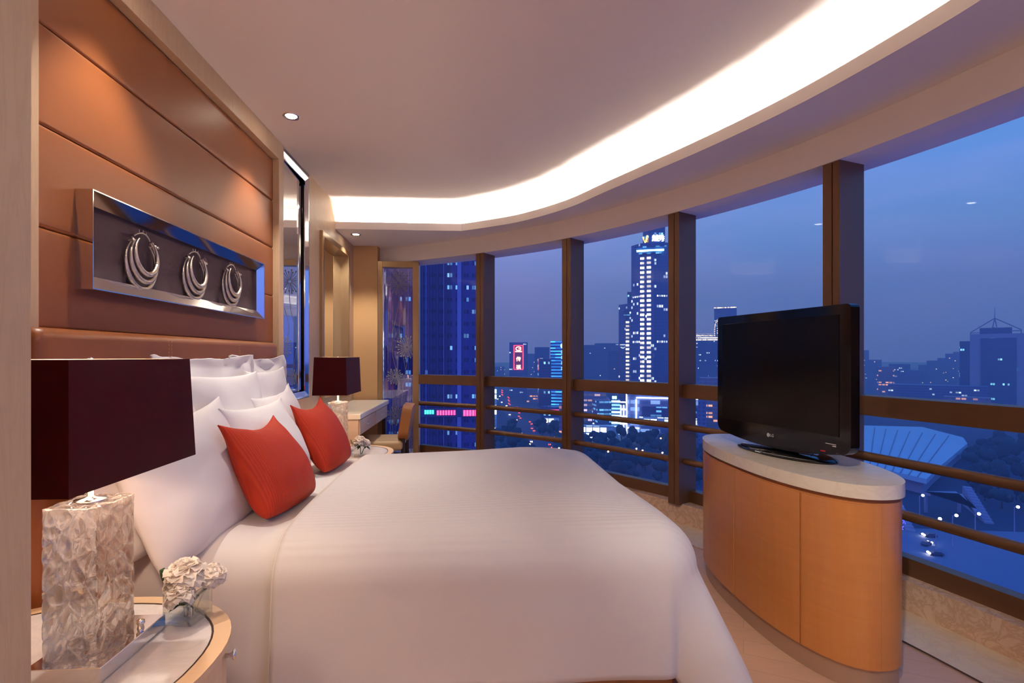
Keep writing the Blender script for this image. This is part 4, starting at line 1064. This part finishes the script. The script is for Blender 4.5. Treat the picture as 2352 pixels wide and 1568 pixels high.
# exhibition hall with pale roof
hall=thing('exhibition_hall','pale roofed exhibition hall below the transom of the right window','hall',(*at(2080,350),GZ))
def poly(pts,z): return [at(p,FPX*(EYE-z)/(y-818)) for p,y in pts]
RZ=-60.5
rp=poly([(1900,1045),(1965,1062),(2128,1100),(2150,1078),(2222,1018),(2212,1004),(2118,980),(1960,976),(1860,982)],RZ)
mb=MB(); mb.prism(rp,RZ-2.5,RZ); mb.build('roof',X['roofw'],hall)
cxm=sum(p[0] for p in rp)/len(rp); cym=sum(p[1] for p in rp)/len(rp)
mb=MB(); mb.prism([(cxm+(p[0]-cxm)*.93,cym+(p[1]-cym)*.93) for p in rp],GZ,RZ-2.5); mb.build('body',X['conc'],hall)
def roofline(p0,p1,n):
    a0=Vector((*rp[p0[0]],RZ)); a1=Vector((*rp[p0[1]],RZ)); b0=Vector((*rp[p1[0]],RZ)); b1=Vector((*rp[p1[1]],RZ))
    mb=MB()
    for k in range(1,n):
        A=a0.lerp(a1,k/n); B=b0.lerp(b1,k/n); mb.tube([A+Vector((0,0,.1)),B+Vector((0,0,.1))],.28,5)
    return mb
roofline((1,2),(7,5),9).build('roof_ridge',X['steel'],hall)
# street furniture, stairs, trees, cars
def stairs(label,p0,p1,D0):
    a=at(*p0); b=at(*p1); t=thing('stair_ramp',label,'stairs',(a[0],a[1],GZ)); 
    mb=MB(); d=Vector((b[0]-a[0],b[1]-a[1],0)); L=d.length; d.normalize(); q=Vector((-d.y,d.x,0))
    for k in range(12):
        u0=L*k/12; u1=L*(k+1)/12; z=9*(1-k/12); c=[d*u0-q*1.6,d*u1-q*1.6,d*u1+q*1.6,d*u0+q*1.6]
        mb.prism([(v.x,v.y) for v in c],0,z)
    mb.build('flight',X['conc'],t,world=False); return t
stairs('long pale outdoor stair descending in front of the exhibition hall',(2050,240),(2092,212),0)
stairs('second pale outdoor stair to the right of the first',(2220,250),(2272,222),0)
t=thing('footbridge','pale raised footbridge between the two outdoor stairs','bridge',(*at(2150,240),GZ))
mb=MB(); a=Vector(at(2120,240)); b=Vector(at(2196,240)); c=Vector(at(2245,212)); 
mb.prism([tuple(a),tuple(b),tuple(c),tuple(c+Vector((-3,-2))),tuple(b+Vector((-1,-4))),tuple(a+Vector((0,-4)))],GZ+8,GZ+9.2); mb.build('deck',X['conc'],t)
for p in (a,b): mb=MB(); mb.box(p.x-.5,p.x+.5,p.y-2,p.y-1,GZ,GZ+8); mb.build('pier',X['conc'],t)
OCC=[]
def clear(x,y,r):
    return not any((x-a)**2+(y-b)**2<(r+c)**2 for a,b,c in OCC)
def streetlamp(px,D,hgt,mat,label,group,first=[]):
    x,y=at(px,D)
    if not clear(x,y,3): return None
    OCC.append((x,y,1.5))
    if mat not in [m for m,_ in first]:
        t=thing('street_lamp',label,'street lamp',(x,y,GZ),0,group)
        mb=MB(); mb.tube([(0,0,0),(0,0,hgt)],[.22,.12],8); mb.tube([(0,0,hgt),(1.5,0,hgt+.3)],.1,6); mb.build('pole',X['conc'],t,world=False)
        mb=MB(); mb.ball((1.5,0,hgt+.1),.55,seg=8); mb.build('lamp_head',X[mat],t,world=False); first.append((mat,t)); return t
    src=[q for m,q in first if m==mat][0]; return dup(src,(x,y,GZ))
for px,D in ((2056,190),(2150,190),(2188,194),(2240,196),(2330,205),(2112,222)):
    streetlamp(px,D,12,'lampw','tall white street lamp on the plaza below the right window','plaza street lamps')
rnd=random.Random(5)
for o_ in list(bpy.data.objects):
    if o_.parent is None and o_.get('category') in ('building','skyscraper','light sculpture','stairs','bridge'):
        for c_ in o_.children:
            m_=o_.matrix_basis; bb=[m_@Vector(v) for v in c_.bound_box]
            xs=[v.x for v in bb]; ys=[v.y for v in bb]
            if min(ys)<700:
                n_=max(1,int(max(max(xs)-min(xs),max(ys)-min(ys))/10))
                k0=Vector(bb[0]); k1=Vector(bb[4]); k2=Vector(bb[3])
                for i_ in range(n_+1):
                    for j_ in range(n_+1):
                        q=k0+(k1-k0)*i_/n_+(k2-k0)*j_/n_; OCC.append((q.x,q.y,7.5))
for k in range(26):
    px=rnd.uniform(1120,1560); D=rnd.uniform(300,620)
    if abs((px-1176)-( -35+ (1183-D)*.073)*FPX/D)<12: px+=30
    streetlamp(px,D,9,'lamp','small glowing orange street lamp in the dark park and streets far below','orange street lamps')
trees=[]
def tree(x,y,s,k):
    if len(trees)<4:
        r_=random.Random(k); t=thing('tree','dark leafy tree standing in the park and streets far below','tree',(x,y,GZ),0,'dark trees below')
        mb=MB(); mb.tube([(0,0,0),(.1,0,2),(.2,.1,4.5)],[.35,.28,.15],7); mb.build('trunk',X['bark'],t,world=False)
        mb=MB()
        for q in range(7):
            c=Vector((r_.uniform(-1.8,1.8),r_.uniform(-1.8,1.8),4.6+r_.uniform(-1,1.8))); rr=r_.uniform(1.4,2.3)
            def f(u,v,c=c,rr=rr):
                th=2*PI*u; ph=PI*v; d=Vector((math.sin(ph)*math.cos(th),math.sin(ph)*math.sin(th),-math.cos(ph))); return c+d*rr*(1+.28*noise.noise(c+d*2.1))
            mb.grid(f,10,7)
        mb.build('crown',X['leaf'] if k%2 else X['leaf2'],t,world=False); trees.append(t)
    else: t=dup(trees[k%4],(x,y,GZ),rnd.uniform(0,6))
    t.scale=(s,s,s*rnd.uniform(.85,1.2))
n=0; spots=[]
while n<190:
    u=rnd.random()
    if u<.45: px=rnd.uniform(1330,1640); D=rnd.uniform(290,440)
    elif u<.62: px=rnd.uniform(1120,1310); D=rnd.uniform(330,520)
    else: px=rnd.uniform(2030,2420); D=rnd.uniform(205,420)
    yg=818+FPX*(EYE-GZ)/D; rx=1140+(yg-893)*.70
    if px<1310 and abs(px-rx)<26: continue
    x,y=at(px,D)
    if px>1950 and D>250 and px<2232: continue
    if 2030<px<2300 and D<262 and D>205 and rnd.random()<.8: continue
    s_=rnd.uniform(.9,1.5)
    if any((x-a)**2+(y-b)**2<(3.9*(s_+c))**2 for a,b,c in spots): continue
    if not clear(x,y,3.3*s_): continue
    spots.append((x,y,s_)); tree(x,y,s_,n); n+=1
car0=[None,None]
def car(x,y,rz,kind):
    if car0[kind] is None:
        t=thing('car',('car seen from behind with red tail lights' if kind else 'oncoming car with white headlights')+' on the avenue far below','car',(x,y,GZ+.4),rz,'cars driving away' if kind else 'cars coming closer')
        mb=MB(); mb.prism([(-2.2,.35),(2.2,.35),(2.2,.9),(1.3,1.0),(.7,1.5),(-1.2,1.5),(-1.9,1.0),(-2.2,.95)],-.9,.9,0,Matrix(((1,0,0,0),(0,0,-1,0),(0,1,0,0),(0,0,0,1)))); mb.build('body',X['car'],t,world=False,bevel=.1)
        for s in (-1,1):
            mb=MB(); xx=-2.25 if kind else 2.25
            mb.ball((xx,s*.62,.75),.38 if kind else .42,seg=8); mb.build('tail_light' if kind else 'headlight',X['tail' if kind else 'head'],t,world=False)
            for xw in (-1.35,1.35):
                mb=MB(); mb.lathe([(.01,-.1),(.34,-.1),(.34,.1),(.01,.1)],12,0,Matrix.Translation((xw,s*.85,.34))@Matrix.Rotation(R(90),4,'X')); mb.build('wheel',X['bark'],t,world=False)
        car0[kind]=t
    else: t=dup(car0[kind],(x,y,GZ+.4),rz)
    return t
A=Vector(at(1139,FPX*(EYE-GZ)/(893-818))); B=Vector(at(1278,FPX*(EYE-GZ)/(1085-818))); dv=(B-A).normalized(); qv=Vector((-dv.y,dv.x))
angA=math.atan2(dv.y,dv.x)
for k in range(46):
    p=A.lerp(B,1-((k+.5)/46)**1.25*.98); lane=(3,6.5,10)[(k//3)%3]
    if k%3: car(*(p+qv*lane),angA+PI,1)
    else: car(*(p-qv*lane),angA,0)
for px,D in ((2128,196),(2150,186),(2136,205)): car(*at(px,D),rnd.uniform(0,3),0)
# blue fairy-light trees on the plaza
for k,(px,D,hh) in enumerate(((2034,196,11),(2062,205,9))):
    x,y=at(px,D); t=thing('light_tree',('column' if k==0 else 'arch')+' of blue fairy lights on the plaza below the right window','light decoration',(x,y,GZ))
    mb=MB(); mb.tube([(0,0,0),(0,0,hh*.9)],.15,6); mb.build('pole',X['steel'],t,world=False)
    mb=MB()
    for q in range(70):
        if k==0: c=(rnd.uniform(-1.3,1.3),rnd.uniform(-1.3,1.3),rnd.uniform(.5,hh))
        else:
            a=rnd.uniform(0,2*PI); c=(2.6*math.cos(a)+rnd.uniform(-.4,.4),rnd.uniform(-.4,.4),hh*.65+3.2*math.sin(a))
        mb.ball(c,.16,seg=5,rings=4)
    o=mb.build('fairy_lights',X['bluelight'],t,world=False); o['kind']='stuff'
# dusk haze over the city
hz=NT('dusk_haze'); vs_=hz.n('ShaderNodeVolumeScatter',Color=(.46,.60,1,1),Density=.00062,Anisotropy=.0)
hm=hz.out(None,vs_.outputs[0])
c_=Vector((math.sin(R(21)),math.cos(R(21)))); p_=Vector((c_.y,-c_.x)); 
near=c_*30; far_=c_*4200
mb=MB(); mb.prism([tuple(near-p_*160),tuple(near+p_*160),tuple(far_+p_*4200),tuple(far_-p_*4200)],GZ-5,520)
ho=mb.build('haze',hm); ho['kind']='stuff'; ho['label']='blue dusk haze hanging over the city outside the windows'; ho['category']='haze'

# ------------------------------------------------------------------ dusk sky
wd=bpy.data.worlds.new('dusk'); S.world=wd; wd.use_nodes=True
t=NT('w',wd.node_tree); tc=t.n('ShaderNodeTexCoord'); sp=t.n('ShaderNodeSeparateXYZ',Vector=tc.outputs['Generated'])
el=t.ramp(sp.outputs[2],[(0,lin(72,88,178)),(.06,lin(82,102,190)),(.2,lin(86,126,202)),(.40,lin(52,122,204)),(.75,lin(36,100,190))])
elp=t.ramp(sp.outputs[2],[(0,lin(98,100,194)),(.08,lin(124,120,214)),(.25,lin(136,146,230)),(.45,lin(106,148,230)),(.75,lin(50,106,190))])
az=t.math('MULTIPLY_ADD',sp.outputs[0],-1.8,.95); az=t.n('ShaderNodeClamp',Value=az).outputs[0]
cl=t.noise(t.n('ShaderNodeMapping',Vector=tc.outputs['Generated'],Scale=(1.5,1.5,6)).outputs[0],2.2,5,.55,.4)
f=t.n('ShaderNodeClamp',Value=t.math('ADD',t.math('MULTIPLY',az,.8),t.math('MULTIPLY_ADD',cl,1.1,-.5))).outputs[0]
c=t.mix(f,el,elp)
bg=t.n('ShaderNodeBackground',Color=c,Strength=1.02); o=t.n('ShaderNodeOutputWorld'); t.t.links.new(bg.outputs[0],o.inputs['Surface'])

# ------------------------------------------------------------------ render settings
S.view_settings.view_transform='Standard'; S.view_settings.look='None'; S.view_settings.gamma=1; S.view_settings.exposure=.90
cy=S.cycles
cy.max_bounces=10; cy.diffuse_bounces=5; cy.glossy_bounces=4; cy.transmission_bounces=9; cy.transparent_max_bounces=16; cy.volume_bounces=0
cy.caustics_reflective=False; cy.caustics_refractive=False; cy.sample_clamp_indirect=4; cy.use_denoising=True
cy.use_adaptive_sampling=True; cy.adaptive_threshold=.045
